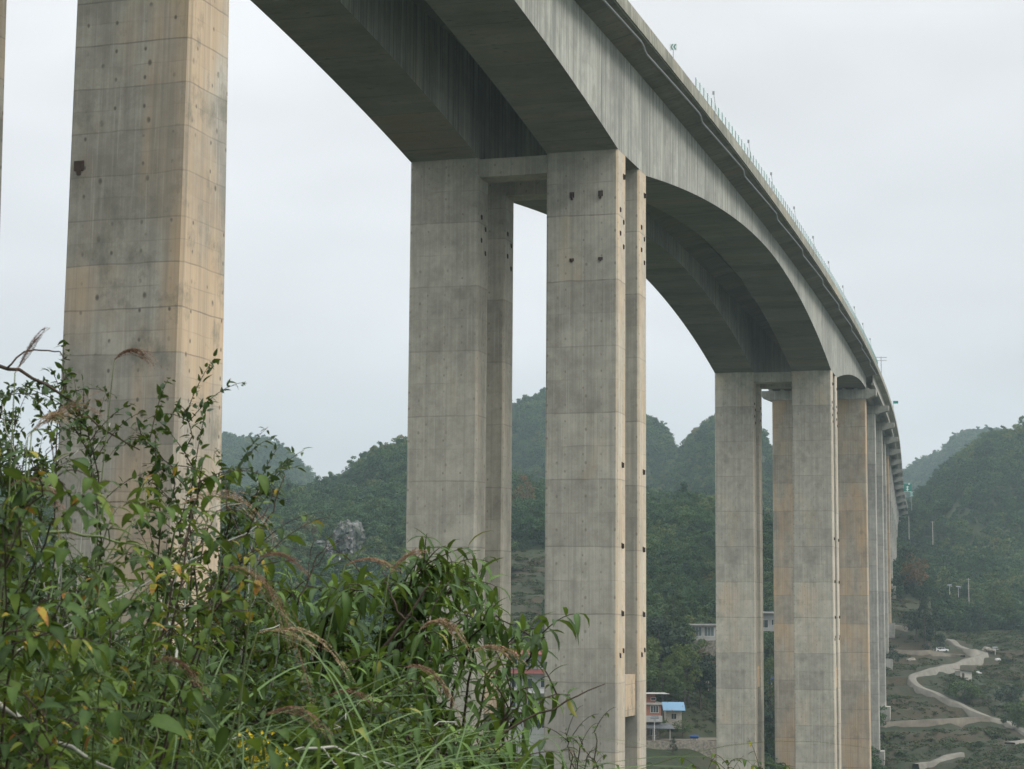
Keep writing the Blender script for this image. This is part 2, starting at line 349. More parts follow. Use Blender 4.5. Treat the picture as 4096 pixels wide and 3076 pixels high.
# ------------------------------------------------------------------ terrain
RX = lambda px: ray(px, 2400)[0]
YK = np.array([-400, -40, 0, 4, 8, 14, 22, 40, 70, 100, 150, 200, 300, 345, 372, 400, 455, 500, 545, 570, 600, 650, 700, 760, 900, 1100, 1500, 2500, 4500.])
_far = [60, 75, 90, 90]
BASE = {   # ground height at the distances YK for columns given in photograph pixels
 -9000: [-3, -2, -1.7, -1.6, -1.7, -3, -8, -18, -30, -38, -45, -45, -36, -30, -26, -20, -10, 0, 8, 12, 18, 25, 30, 36, 50]+_far,
 -600: [-3, -2, -1.6, -.85, -.45, -.35, -3, -14, -34, -44, -50, -48, -38, -30, -26, -20, -8, 0, 10, 14, 20, 28, 34, 40, 50]+_far,
 900: [-3, -2, -1.6, -.9, -.55, -.75, -3.5, -16, -38, -48, -54, -50, -38, -28, -24, -18, -6, 3, 12, 16, 24, 32, 38, 42, 50]+_far,
 1500: [-3, -2, -1.6, -1.0, -.66, -1.1, -5, -20, -42, -50, -56, -52, -38, -24, -20, -16, -6, 3, 12, 18, 26, 34, 40, 44, 50]+_far,
 2100: [-3, -2, -1.6, -1.25, -1.05, -1.6, -6, -22, -44, -52, -58, -54, -38, -23, -17, -14, -5, 4, 14, 20, 27, 35, 42, 46, 50]+_far,
 2720: [-3, -2, -1.6, -1.5, -1.6, -2.6, -8, -25, -46, -55, -60, -56, -42, -30, -22.5, -15, -6, 1, 10, 14, 20, 28, 35, 40, 50]+_far,
 3200: [-3, -2, -1.6, -1.6, -2, -3.5, -10, -28, -48, -57, -62, -58, -48, -42, -38, -36, -31, -22, -12, -8, -4, 2, 8, 18, 40]+_far,
 3600: [-3, -2, -1.7, -1.8, -2.4, -4, -11, -30, -50, -59, -63, -60, -52, -48, -45, -41, -33.5, -25.5, -14.5, -10, -6.5, -1.5, 3.5, 12, 38]+_far,
 4100: [-3, -2, -1.7, -1.9, -2.6, -5, -12, -31, -50, -58, -62, -60, -52, -46, -42, -37, -31, -26, -19, -15, -9, -1.5, 4, 14, 40]+_far,
 5600: [-3, -2, -1.7, -2, -2.8, -5, -12, -31, -50, -56, -58, -56, -48, -42, -38, -34, -28, -22, -15, -12, -6, 2, 8, 18, 40]+_far,
 14000: [-3, -2, -1.7, -2, -2.8, -5, -12, -31, -50, -56, -58, -56, -48, -42, -38, -34, -28, -22, -15, -12, -6, 2, 8, 18, 40]+_far,
}
BX = np.array([RX(k) for k in BASE]); BZ = np.array([BASE[k] for k in BASE], float)
def _lat(x, y, seed):             # cheap value noise (periodic lattice of random numbers)
    R = np.random.default_rng(seed).random((64, 64)); xi = np.floor(x).astype(int); yi = np.floor(y).astype(int)
    fx = x-xi; fy = y-yi; fx = fx*fx*(3-2*fx); fy = fy*fy*(3-2*fy)
    a = R[xi % 64, yi % 64]; b = R[(xi+1) % 64, yi % 64]; c = R[xi % 64, (yi+1) % 64]; d = R[(xi+1) % 64, (yi+1) % 64]
    return (a*(1-fx)+b*fx)*(1-fy)+(c*(1-fx)+d*fx)*fy-.5
def fbm(x, y, sc, seed, oc=4):
    v = 0; a = 1.
    for o in range(oc): v = v+a*_lat(x/sc*2**o+13*o, y/sc*2**o+7*o, seed+o); a *= .5
    return v
def interp_lin(xk, yk, zz, x, y):
    ix = np.clip(np.searchsorted(xk, x)-1, 0, len(xk)-2); iy = np.clip(np.searchsorted(yk, y)-1, 0, len(yk)-2)
    fx = np.clip((x-xk[ix])/(xk[ix+1]-xk[ix]), 0, 1); fy = np.clip((y-yk[iy])/(yk[iy+1]-yk[iy]), 0, 1)
    fx = fx*fx*(3-2*fx)
    return (zz[ix, iy]*(1-fx)+zz[ix+1, iy]*fx)*(1-fy)+(zz[ix, iy+1]*(1-fx)+zz[ix+1, iy+1]*fx)*fy
HILLS = [   # name, ridge distance, front width, ridge line in photograph pixels
 ('A', 1700, 600, [(-3000, 2000), (-400, 1900), (0, 1910), (300, 1880), (600, 1800), (890, 1745), (960, 1757), (1040, 1758), (1130, 1800), (1200, 1862), (1260, 1930), (1400, 2050), (1700, 2200)]),
 ('B', 860, 330, [(-1500, 2300), (0, 2250), (700, 2150), (1000, 2110), (1070, 2060), (1160, 1985), (1230, 1950), (1290, 1900), (1350, 1885), (1440, 1825), (1530, 1765), (1620, 1745), (1750, 1740), (1900, 1790), (2060, 1900), (2300, 2060), (2600, 2200)]),
 ('C', 1400, 500, [(1500, 2050), (1700, 1900), (1900, 1730), (2055, 1600), (2110, 1573), (2180, 1555), (2350, 1540), (2500, 1590), (2590, 1645), (2640, 1670), (2675, 1715), (2720, 1800), (2800, 1900), (3000, 2100)]),
 ('D', 1250, 420, [(2400, 2100), (2600, 1920), (2700, 1815), (2745, 1785), (2800, 1725), (2857, 1685), (2930, 1660), (3000, 1690), (3050, 1755), (3099, 1835), (3200, 1920), (3500, 2080)]),
 ('E', 690, 210, [(1900, 2330), (2100, 2180), (2300, 2050), (2600, 2000), (2720, 1985), (2900, 2010), (3150, 2080), (3400, 2180), (3560, 2250)]),
 ('F', 1050, 330, [(3450, 2220), (3570, 2160), (3625, 2060), (3660, 1985), (3700, 1945), (3740, 1912), (3790, 1865), (3850, 1810), (3900, 1790), (3960, 1745), (4040, 1725), (4096, 1712), (4400, 1620), (5000, 1570), (6500, 1700), (12000, 1900)]),
 ('G', 2100, 700, [(3200, 2100), (3500, 1960), (3620, 1875), (3690, 1835), (3780, 1792), (3830, 1735), (3880, 1716), (3950, 1705), (4000, 1712), (4300, 1760), (5000, 1950)]),
]
HX = [np.array([RX(p[0]) for p in h[3]]) for h in HILLS]
CREST = dict(A=26, B=26, C=52, D=6, E=0, F=4, G=30)      # tree tops stand this much above the ridge line
HZ = [np.array([ray(p[0], p[1]+CREST[h[0]])[1]*h[1]-5.5 for p in h[3]]) for h in HILLS]
def ground(X, Y, detail=True):
    X = np.asarray(X, float); Y = np.asarray(Y, float)
    a = X/np.maximum(Y, 4.)
    z = interp_lin(BX, YK, BZ, a, Y)
    far = np.clip((Y-330)/200, 0, 1)
    if detail:
        z = z+fbm(X, Y, 60, 1)*5*far+fbm(X, Y, 9, 5, 3)*(.25*np.clip((Y-3)/20, 0, 1)+.9*far)
        # farmed terraces on the open slopes
        op = openness(X, Y); st = 2.4
        q = z/st+fbm(X, Y, 70, 9, 2)*.8; f = q-np.floor(q); f = np.clip((f-.62)/.38, 0, 1)
        z = z+(np.floor(q)+f-q)*st*op*.8
    for (n, Yc, wf, pts), hx, hz in zip(HILLS, HX, HZ):
        c = np.interp(a, hx, hz); t = (Y-Yc)/np.where(Y < Yc, wf, wf*1.3)
        k = np.clip(1-t*t, 0, 1)**1.15
        c = np.where((a < hx[0]-.02) | (a > hx[-1]+.02), -20, c)
        rug = fbm(X, Y, 90, ord(n), 5)*26*np.clip(np.abs(t), .12, 1)*(k > 0) if detail else 0
        hh = -60+(c+60)*k+rug*k
        z = np.maximum(z, hh)
    return z
def openness(X, Y):
    "1 where the slope is farmed rather than wooded"
    a = X/np.maximum(Y, 4.)+fbm(X, Y, 45, 31, 3)*.012*(Y > 300); Y = Y+fbm(X, Y, 35, 35, 3)*22*(Y > 300)
    r = np.clip((a-RX(3440))/.01, 0, 1)*np.clip((Y-330)/40, 0, 1)*np.clip((655-Y)/40, 0, 1)
    l = np.clip((a-RX(1990))/.006, 0, 1)*np.clip((RX(2260)-a)/.006, 0, 1)*np.clip((Y-360)/40, 0, 1)*np.clip((575-Y)/20, 0, 1)
    return np.maximum(r, l)
def gz(x, y): return float(ground(np.array([x]), np.array([y]))[0])
def hit(px, py, y0=320, y1=1400):
    "where the sight line through a photograph pixel meets the ground"
    ys = np.arange(y0, y1, 1.0); dx, dz = ray(px, py); g = ground(dx*ys, ys)
    k = np.nonzero(g >= dz*ys)[0]
    if len(k) == 0: return None
    y = ys[k[0]]; return Vector((dx*y, y, float(g[k[0]])))
# one sheet: a fan of vertices in front, coarser all round
ya = np.concatenate([np.linspace(1.5, 30, 40), np.linspace(32, 320, 60), np.linspace(323, 780, 200), np.linspace(784, 1700, 190), np.geomspace(1712, 2950, 50)])
xa = np.unique(np.concatenate([np.linspace(RX(-9000), RX(-300), 60), np.linspace(RX(-300), RX(4400), 420), np.linspace(RX(4400), RX(14000), 70)]))
AX, AY = np.meshgrid(xa, ya); GX = AX*AY; GY = AY
GZ = ground(GX, GY); V = np.stack([GX, GY, GZ], -1).reshape(-1, 3)
nY, nX = AX.shape; I = np.arange(nY*nX).reshape(nY, nX)
FQ = np.stack([I[:-1, :-1], I[:-1, 1:], I[1:, 1:], I[1:, :-1]], -1).reshape(-1, 4)
# skirt reaching behind and beside the camera
bx = np.array([-9000., -3000, -600, -60, -12, 0, 12, 60, 600, 3000, 9000]); 
def gmat():
    t = NT('hillside_ground'); g = t.n('ShaderNodeNewGeometry'); tc = g.outputs['Position']
    sp = t.n('ShaderNodeSeparateXYZ'); t.put(sp.inputs[0], g.outputs['Normal'])
    n1 = t.noise(tc, .035, 5); n2 = t.noise(tc, .25, 5, .65); n3 = t.noise(t.map(tc, (.02, .05, .35)), 1.0, 4); n4 = t.noise(tc, 1.6, 4, .7)
    f = t.math('ADD', t.math('MULTIPLY', n1, .45), t.math('ADD', t.math('MULTIPLY', n2, .35), t.math('MULTIPLY', n3, .3)))
    col = t.ramp(f, [(.34, (.009, .016, .006)), (.46, (.017, .028, .009)), (.55, (.030, .032, .014)), (.62, (.055, .036, .020)), (.74, (.020, .036, .010))])
    col = t.mix(t.rng(n4, .42, .62, 0, .6), col, (.012, .018, .008))
    n5 = t.noise(tc, .6, 5, .75); col = t.mix(t.rng(n5, .5, .62, 0, .7), col, t.mix(n2, (.020, .034, .010), (.052, .040, .022)))
    op = t.attr('open', 'Fac')
    wood = t.mix(n2, (.018, .03, .013), (.04, .055, .02))
    col = t.mix(op, wood, col)
    rock = t.mix(t.rng(n4, .3, .7), (.16, .16, .15), (.42, .42, .40))
    col = t.mix(t.attr('rock', 'Fac'), col, rock)
    return t.done(col, .95, n4, .6, .3)
M_GROUND = gmat()
rockc = [hit(*p, y0=560) for p in ((1370, 2190), (1345, 2160), (1400, 2130), (1345, 2215))]
rk = np.zeros(V.shape[0])
for r in rockc:
    if r is not None: rk = np.maximum(rk, np.clip(1.6-np.hypot((V[:, 0]-r.x)/7, (V[:, 1]-r.y)/22)+fbm(V[:, 0], V[:, 1], 10, 3)*1.2, 0, 1))
op = openness(V[:, 0], V[:, 1])
op = np.maximum(op, np.clip((V[:, 1]-330)/20, 0, 1)*np.clip((470-V[:, 1])/20, 0, 1)*.8)
terrain = link('terrain', np_mesh('terrain', V, FQ, M_GROUND, {'open': ('FLOAT', op), 'rock': ('FLOAT', rk)}))
tag(terrain, kind='structure')
# the ground behind and beside the camera
def flatfan(name, ang0, ang1):
    pass
mb = MB()
R_ = [1.2, 6, 40, 200, 1000, 3000]
th = [math.radians(a) for a in np.linspace(90+math.degrees(math.atan(-xa[0])), 360+90-math.degrees(math.atan(xa[-1])), 24)]
vs = []
for r in R_:
    for a in th:
        vs.append((math.cos(a)*r, math.sin(a)*r, -1.75-.012*min(r, 400)+(30*math.sin(a*5)*(r > 900))))
nn = len(th)
mb.add(vs, [(i*nn+j, (i+1)*nn+j, (i+1)*nn+j+1, i*nn+j+1) for i in range(len(R_)-1) for j in range(nn-1)])
tag(mb.build('ground', M_GROUND), kind='structure')

# ------------------------------------------------------------------ piers
TIE = []
def local_mesh(mb, s, u, z, name, mats, parent=None):
    x, y, h = P(s); o = link(name, mb.mesh(name, mats))
    q = W(s, u, z)
    o.location = q-VL; o.rotation_euler.z = -h; o.parent = viaduct
    return o
def bracket(parent, x, y, z, nx, ny, sz=(.34, .30), rec=.06):
    mb = MB(); a, b = sz
    # small rusty bracket: a plate with a stub
    if abs(nx) > 0:
        mb.box(x, x+.05*nx, y-a/2, y+a/2, z-b/2, z+b/2); mb.box(x, x+(.05+rec)*nx, y-a/5, y+a/5, z-b*.9, z+b*.3)
    else:
        mb.box(x-a/2, x+a/2, y, y+.05*ny, z-b/2, z+b/2); mb.box(x-a/5, x+a/5, y, y+(.05+rec)*ny, z-b*.9, z+b*.3)
    return mb.build('bracket', M_RUST, parent)
def leaf_pier(s0, uc, mat, near, sub=None):
    "one wall-like leaf of a twin pier; origin at its top centre"
    zt = zroot(s0)-8.93; zb = gz(*W(s0, uc, 0)[:2])-2
    mb = MB(); mb.box(-HW, HW, -LT/2, LT/2, zb-zt, .02, 0, .16)
    o = local_mesh(mb, s0, uc, zt, 'pier', mat)
    return o, zb-zt
for (sc, mat, nm) in ((0., C_FRONT, 'a'), (L2, C_FRONT, 'b')):
    for uc in (0., -CC):
        for sg in (-1, 1):
            o, zb = leaf_pier(sc+sg*LE, uc, (C_P3 if sc else (C_P2R if uc == 0. else mat)), sg < 0)
            # brackets left from the falsework on the right-hand narrow face and the front face
            for (dy, dz) in ((-.6, -5.2), (.55, -6.1), (-.6, -7.3), (.55, -8.3)):
                bracket(o, HW, dy, dz, 1, 0, (.26, .3))
            if uc == 0.:
                for dz in (-2.0, -27.6, -34.6, -40.4): bracket(o, HW, (.1 if dz < -3 else .55), dz, 1, 0, (.26, .36), .16)
                for (dy, dz) in ((-.5, -44.), (.6, -43.6)): bracket(o, HW, dy, dz, 1, 0)
                if sg < 0 and sc == 0.:
                    for dx in (-.9, 1.7):
                        bracket(o, dx, -LT/2, -3.9, 0, -1, (.42, .5), .12); bracket(o, dx, -LT/2, -9.7, 0, -1, (.4, .25), .1)
            # crossbeam to the neighbouring pier
            if uc == 0.:
                m2 = MB(); m2.box(-CC+HW-.01, -HW+.01, -LT/2+.18, LT/2-.18, -1.75, -.12)
                cb = m2.build('crossbeam', mat, o)
        # tie block between the two leaves
        zt = zroot(sc)-8.93; z0 = (ray(2500, 2700)[1]*176 if sc == 0 else ray(3100, 2668)[1]*331)-zt
        m2 = MB(); m2.box(-HW+.35, HW-.35, -LE+LT/2-.01, LE-LT/2+.01, z0-(3.6 if sc == 0 else 3.4), z0)
        tb = m2.mesh('tie_block', C_TAN if sc else C_WARM)
        o = link('tie_block', tb, viaduct); o.location = W(sc, uc, zt)-VL; o.rotation_euler.z = -P(sc)[2]
# the transition piers that end the haunched frame
def shaft_pier(s0, uc, mat, T=T1, Wd=2*HW, taper=0.016, top=-4.9, cap=True, plinth=None, capw=5.7, cap_h=2.0, capmat=None, zb=None):
    zt = zroot(s0)+top; g = gz(*W(s0, uc, 0)[:2]) if zb is None else zb
    H = zt-g+2
    mb = MB(); a, b = Wd/2, T/2; c = .16; d = b+taper*H
    def ring(hw, hy): return [(hw-c, -hy), (hw, -hy+c), (hw, hy-c), (hw-c, hy), (-hw+c, hy), (-hw, hy-c), (-hw, -hy+c), (-hw+c, -hy)]
    r0 = ring(a, d); r1 = ring(a, b); n = 8
    mb.add([(x, y, -H) for x, y in r0]+[(x, y, 0) for x, y in r1], [tuple(range(n-1, -1, -1)), tuple(range(n, 2*n))]+[(i, (i+1) % n, n+(i+1) % n, n+i) for i in range(n)])
    o = local_mesh(mb, s0, uc, zt, 'pier', mat)
    if cap:
        m2 = MB(); cb = b+.22; w2 = capw
        prof = [(-w2, cap_h*.40), (-a-.3, 0.0), (a+.3, 0.0), (w2, cap_h*.40), (w2, cap_h), (-w2, cap_h)]
        k = len(prof)
        m2.add([(x, -cb, z) for x, z in prof]+[(x, cb, z) for x, z in prof], [tuple(range(k)), tuple(range(2*k-1, k-1, -1))]+[(i, k+i, k+(i+1) % k, (i+1) % k) for i in range(k)])
        for q in (-3.6, -1.2, 1.2, 3.6): m2.box(q-.35, q+.35, -cb+.15, cb-.15, cap_h+.003, cap_h+.3)
        m2.build('cap_beam', capmat or C_FAR, o)
    if plinth:
        m2 = MB(); m2.box(-a-plinth[0], a+plinth[0], -b-1.6-taper*H, b+1.6+taper*H, -H-2, -H+2+plinth[1]); m2.build('plinth', C_FAR, o)
    return o
for uc in (0., -CC):
    o = shaft_pier(-S1, uc if uc == 0. else uc-.3, C_WARM)
    for (dx, dz) in ((-2.65, -23.8),): bracket(o, dx, -T1/2-.016*23.8, dz-.0, 0, -1, (.55, .5), .02)
    o = shaft_pier(L2+S1, uc, C_TAN, taper=.004, capw=5.4)
PL = {1: (3.2, 1.0), 2: (2.6, 1.2), 3: (1.4, 1.2), 4: (1.4, 1.0)}
for k in range(1, 16):
    s0 = L2+S1+SPAN*k
    for uc in (0., -CC):
        x, y, z = W(s0, uc, 0); g = gz(x, y)
        if zroot(s0)-4 < g: continue
        shaft_pier(s0, uc, C_TAN if k in (4,) else C_FAR, T=2.6, Wd=6.2 if k < 3 else 5.6, taper=.002, top=-3.82, capw=6.2, cap_h=1.9, plinth=(1.0, 2.2) if k < 12 else None)
shaft_pier(-S1-SPAN, 0., C_FAR); shaft_pier(-S1-SPAN, -CC, C_FAR)
# lip where the deck edge meets the sky: drainage pipe slung under the cantilever
pp = []
for s in np.arange(-40, 246, 1.0):
    ph = ((s+5.5) % 25.2)
    dz = .38*(1-min(1, ph/2.2)) if ph < 2.2 else .38*((ph-2.2)/23.)
    du = .38*(1-min(1, ph/2.2)) if ph < 2.2 else .38*((ph-2.2)/23.)
    pp.append(W(s, HW+2.02+du*.55, zroot(s)+.38-.30*(1-dz/.38)+.02)-VL)
mb = MB(); mb.tube(pp, .09, 8); mb.build('drain_pipe', M_GALV, viaduct, True)

# ------------------------------------------------------------------ haze
def haze():
    m = bpy.data.materials.new('haze'); m.use_nodes = True; t = m.node_tree; t.nodes.clear()
    o = t.nodes.new('ShaderNodeOutputMaterial'); v = t.nodes.new('ShaderNodeVolumePrincipled')
    v.inputs['Color'].default_value = (.67, .84, .93, 1); v.inputs['Density'].default_value = HAZE; v.inputs['Anisotropy'].default_value = .2
    t.links.new(v.outputs[0], o.inputs['Volume'])
    mb = MB(); mb.box(-3100, 3100, -3100, 3100, -110, 330); me = mb.mesh('haze', m)
    h = link('haze', me); tag(h, 'thin pale mist filling the valley between the bridge and the hills', 'haze', kind='stuff')
HAZE = 0.00016
haze()
# ------------------------------------------------------------------ foliage
def foliage(name, stops, rough=.6, trans=.25, attr='tint', rand=0., rib=0., spec=.25, blotch=0.):
    "stops: colour ramp over the per-leaf tint"
    t = NT(name); f = t.attr(attr, 'Fac')
    if rand:
        oi = t.n('ShaderNodeObjectInfo'); f = t.math('ADD', t.math('MULTIPLY', f, 1-rand), t.math('MULTIPLY', oi.outputs['Random'], rand))
        f = t.math('ADD', f, t.math('MULTIPLY', t.math('SUBTRACT', t.noise(t.n('ShaderNodeNewGeometry').outputs['Position'], .012, 4, .6), .5), .9))
    if blotch: f = t.math('ADD', f, t.math('MULTIPLY', t.math('SUBTRACT', t.noise(t.n('ShaderNodeTexCoord').outputs['Object'], 55, 3, .6), .5), blotch))
    c = t.ramp(f, stops)
    if rib: c = t.mix(t.math('MULTIPLY', t.attr('rib', 'Fac'), rib), c, (.16, .20, .07))
    if trans:
        t.done(c, rough, spec=spec); tr = t.n('ShaderNodeBsdfTranslucent'); t.put(tr.inputs[0], t.mix(.5, c, (.14, .18, .02)))
        ms = t.n('ShaderNodeMixShader'); ms.inputs[0].default_value = trans
        t.t.links.new(t.b.outputs[0], ms.inputs[1]); t.t.links.new(tr.outputs[0], ms.inputs[2]); t.t.links.new(ms.outputs[0], t.o.inputs[0])
        return t.m
    return t.done(c, rough, spec=spec)
F_WOOD = foliage('woodland_leaves', [(0, (.008, .030, .014)), (.35, (.018, .056, .024)), (.62, (.042, .095, .032)), (.85, (.09, .13, .038)), (1, (.16, .11, .045))], .7, .2, rand=.6)
M_BARK = plain('bark', (.07, .058, .045), .9, 0, .3, 6)
def crown_mesh(name, mat, n, shape, rng, leaf=(.35, .7), clumps=26, R=1.0, Hh=1.0):
    """leaf-sized faces gathered in clumps through a crown volume; unit crown: radius R, height Hh, base at z=0"""
    cs = []
    while len(cs) < clumps:
        p = rng.uniform(-1, 1, 3); r = np.linalg.norm(p)
        if .35 < r < 1 and p[2] > -.75: cs.append(p)
    cs = np.array(cs)
    if shape == 'cone':
        t = (cs[:, 2]+1)/2; rr = (1-t)**.85*1.05+.05; ang = rng.uniform(0, 6.28, clumps); q = rr*np.sqrt(rng.uniform(.3, 1, clumps)); cs[:, 0] = q*np.cos(ang); cs[:, 1] = q*np.sin(ang)
    k = rng.integers(0, clumps, n); sz = rng.uniform(.16, .36, clumps)
    if shape == 'cone': sz = sz*.7
    d = rng.normal(size=(n, 3)); d /= np.linalg.norm(d, axis=1)[:, None]; rad = rng.uniform(.45, 1, n)**.5
    p = cs[k]+d*(sz[k]*rad)[:, None]*np.array([1.15, 1.15, .8])
    c = np.empty((n, 3)); c[:, 0] = p[:, 0]*R; c[:, 1] = p[:, 1]*R; c[:, 2] = (p[:, 2]+1)/2*Hh
    # quads facing roughly outwards with jitter
    nrm = d+rng.normal(size=(n, 3))*.55+np.array([0, 0, .35]); nrm /= np.linalg.norm(nrm, axis=1)[:, None]
    ax = np.cross(nrm, rng.normal(size=(n, 3))); ax /= np.linalg.norm(ax, axis=1)[:, None]; bx = np.cross(nrm, ax)
    s = rng.uniform(leaf[0], leaf[1], n)[:, None]*.5
    V = np.stack([c-ax*s*.9, c-bx*s*.45+nrm*s*.1, c+ax*s, c+bx*s*.5+nrm*s*.1], 1).reshape(-1, 3)
    FQ = np.arange(4*n).reshape(n, 4)
    tint = np.clip(rng.uniform(0, 1, clumps)[k]*.5+rng.uniform(0, .5, n), 0, 1)
    return np_mesh(name, V, FQ, mat, {'tint': ('FLOAT', np.repeat(tint, 4))}, smooth=False)
protos = []
R4 = np.random.default_rng(44)
for i in range(6):
    sh = 'cone' if i in (2, 5) else 'round'
    w_, h_ = ((1.0, 2.4) if sh == 'cone' else [(1.25, 2.0), (1.1, 1.7), (0, 0), (1.35, 1.6), (1.0, 2.1), (0, 0)][i])
    me = crown_mesh('woodland_crown', F_WOOD, 1100, sh, R4, (.14, .27), 30, w_, h_)
    o = bpy.data.objects.new('woodland_crown', me); protos.append(o)
# trees that stand too thick and too far to be counted: points on the hillsides
NC = 165000
ca = R4.uniform(RX(-150), RX(4250), NC); cy = np.sqrt(R4.uniform(330**2, 2300**2, NC))
keep = R4.random(NC) < np.clip(1.15-(cy-330)/2600, .35, 1); ca, cy = ca[keep], cy[keep]
cxx = ca*cy; cz = ground(cxx, cy); opn = openness(cxx, cy)
mask = opn < .3
lowv = (cy < 480) & ((ca > RX(2000)) | (ca < RX(-400)))     # village floor and road slope stay open
VIL = (ca > RX(1980)) & (ca < RX(3460)) & (cy < 405)
mask &= ~VIL
mask &= ~((ca > RX(3400)) & (cy < 430))
mask &= ~((ca > RX(2765)) & (ca < RX(2880)) & (cy < 456))
mask &= ~((np.abs(ca-RX(1372)) < .0075) & (cy > rockc[0].y-34) & (cy < rockc[0].y+10) & (R4.random(len(ca)) < .9)) if rockc[0] is not None else True
ca, cy, cxx, cz = ca[mask], cy[mask], cxx[mask], cz[mask]
_thin = fbm(cxx, cy, 75, 61, 4); _k = (_thin > -.62) | (R4.random(len(ca)) < .35); ca, cy, cxx, cz = ca[_k], cy[_k], cxx[_k], cz[_k]
slope = np.maximum.accumulate(np.where(GY > 250, (GZ+3.0)/GY, -1), axis=0)          # horizon so far along every line of sight
ix = np.clip(np.searchsorted(xa, ca), 0, nX-1); iy = np.clip(np.searchsorted(ya, cy-6)-1, 0, nY-1)
vis = (cz+9.5)/cy > slope[iy, ix]-.0005
ca, cy, cxx, cz = ca[vis], cy[vis], cxx[vis], cz[vis]
print('forest trees', len(ca))
pm = bpy.data.meshes.new('forest'); pm.vertices.add(len(ca)); pm.vertices.foreach_set('co', np.stack([cxx, cy, cz-.6], -1).astype('f').ravel())
sc = R4.gamma(9., .255, len(ca)).clip(1.2, 5.2)*np.where(cy > 1200, 1.3, 1.0)
a_ = pm.attributes.new('sc', 'FLOAT', 'POINT'); a_.data.foreach_set('value', sc.astype('f'))
a_ = pm.attributes.new('kind_id', 'INT', 'POINT'); a_.data.foreach_set('value', R4.choice(6, len(ca), p=[.24, .2, .1, .22, .16, .08]).astype('i'))
a_ = pm.attributes.new('rz', 'FLOAT', 'POINT'); a_.data.foreach_set('value', R4.uniform(0, 6.28, len(ca)).astype('f'))
forest = link('forest', pm); tag(forest, 'dense mixed woodland covering the misty karst hills behind the bridge', 'forest', kind='stuff')
ng = bpy.data.node_groups.new('forest', 'GeometryNodeTree')
ng.interface.new_socket('Geometry', in_out='INPUT', socket_type='NodeSocketGeometry'); ng.interface.new_socket('Geometry', in_out='OUTPUT', socket_type='NodeSocketGeometry')
gi = ng.nodes.new('NodeGroupInput'); go = ng.nodes.new('NodeGroupOutput'); N = ng.nodes.new; LK = ng.links.new
gti = N('GeometryNodeGeometryToInstance')
for o in protos:
    oi = N('GeometryNodeObjectInfo'); oi.inputs['Object'].default_value = o; oi.inputs['As Instance'].default_value = True
    LK(oi.outputs['Geometry'], gti.inputs[0])
iop = N('GeometryNodeInstanceOnPoints'); iop.inputs['Pick Instance'].default_value = True
# every prototype is its own instance again
jo = N('GeometryNodeJoinGeometry')
for nd in list(ng.nodes):
    if nd.bl_idname == 'GeometryNodeObjectInfo': LK(nd.outputs['Geometry'], jo.inputs[0])
ng.nodes.remove(gti)
def na(name, ty):
    n = N('GeometryNodeInputNamedAttribute'); n.data_type = ty; n.inputs[0].default_value = name; return n.outputs['Attribute']
m2p = N('GeometryNodeMeshToPoints')
LK(gi.outputs[0], m2p.inputs[0]); LK(m2p.outputs[0], iop.inputs['Points']); LK(jo.outputs[0], iop.inputs['Instance'])
LK(na('kind_id', 'INT'), iop.inputs['Instance Index'])
cx_ = N('ShaderNodeCombineXYZ'); LK(na('rz', 'FLOAT'), cx_.inputs[2]); LK(cx_.outputs[0], iop.inputs['Rotation'])
LK(na('sc', 'FLOAT'), iop.inputs['Scale']); LK(iop.outputs[0], go.inputs[0])
md = forest.modifiers.new('forest', 'NODES'); md.node_group = ng
# ------------------------------------------------------------------ individual trees and bushes on the slopes
F_PINE = foliage('pine_needles', [(0, (.016, .040, .020)), (.5, (.04, .075, .03)), (1, (.085, .12, .045))], .7, .1)
F_DARK = foliage('cypress_needles', [(0, (.008, .020, .012)), (.5, (.016, .034, .018)), (1, (.03, .05, .022))], .7, .05)
F_MID = foliage('broad_leaves', [(0, (.02, .045, .014)), (.5, (.045, .085, .022)), (1, (.09, .13, .035))], .65, .25)
F_YEL = foliage('pale_green_leaves', [(0, (.035, .06, .014)), (.5, (.075, .11, .025)), (1, (.13, .16, .04))], .65, .3)
F_RUS = foliage('rusty_leaves', [(0, (.06, .035, .016)), (.5, (.13, .07, .03)), (1, (.19, .11, .05))], .7, .2)
F_BAM = foliage('bamboo_leaves', [(0, (.03, .06, .016)), (.5, (.07, .11, .03)), (1, (.13, .16, .05))], .6, .3)
R5 = np.random.default_rng(55)
def tree(px, pyb, h, wd, mat, shape, label, group=None, name='tree', n=2600, Y=None, leaf=None, trunk=.2, clumps=34, seed=None, cat='tree'):
    "px, pyb: where the foot of the tree stands; h height, wd crown width in metres"
    q = unproj(px, pyb, Y) if Y else hit(px, pyb)
    if q is None: q = unproj(px, pyb, 500)
    if Y: q.z = gz(q.x, q.y)
    t = empty(name, q, label, cat, group)
    rng = np.random.default_rng(seed if seed is not None else int(px*7+pyb))
    lf = leaf or (.10, .2)
    me = crown_mesh(name+'_crown', mat, n, shape, rng, (lf[0]*wd/2, lf[1]*wd/2), clumps, wd/2, h*(1-trunk))
    c = link('crown', me, t); c.location.z = h*trunk
    mb = MB(); x1, y1 = rng.uniform(-.05, .05, 2)*h
    r = .018*h+.05
    mb.tube([(0, 0, -1), (x1*.4, y1*.4, h*.35), (x1, y1, h*.82)], r, 7, 0, r*.25)
    for k in range(5):
        a = rng.uniform(0, 6.28); z0 = h*rng.uniform(trunk+.02, .6); ln = wd*.38
        mb.tube([(x1*z0/h, y1*z0/h, z0), (x1*.5+math.cos(a)*ln*.55, y1*.5+math.sin(a)*ln*.55, z0+ln*.35), (x1*.5+math.cos(a)*ln, y1*.5+math.sin(a)*ln, z0+ln*.5)], r*.4, 5, 0, r*.1)
    link('trunk', mb.mesh('trunk', M_BARK), t)
    return t
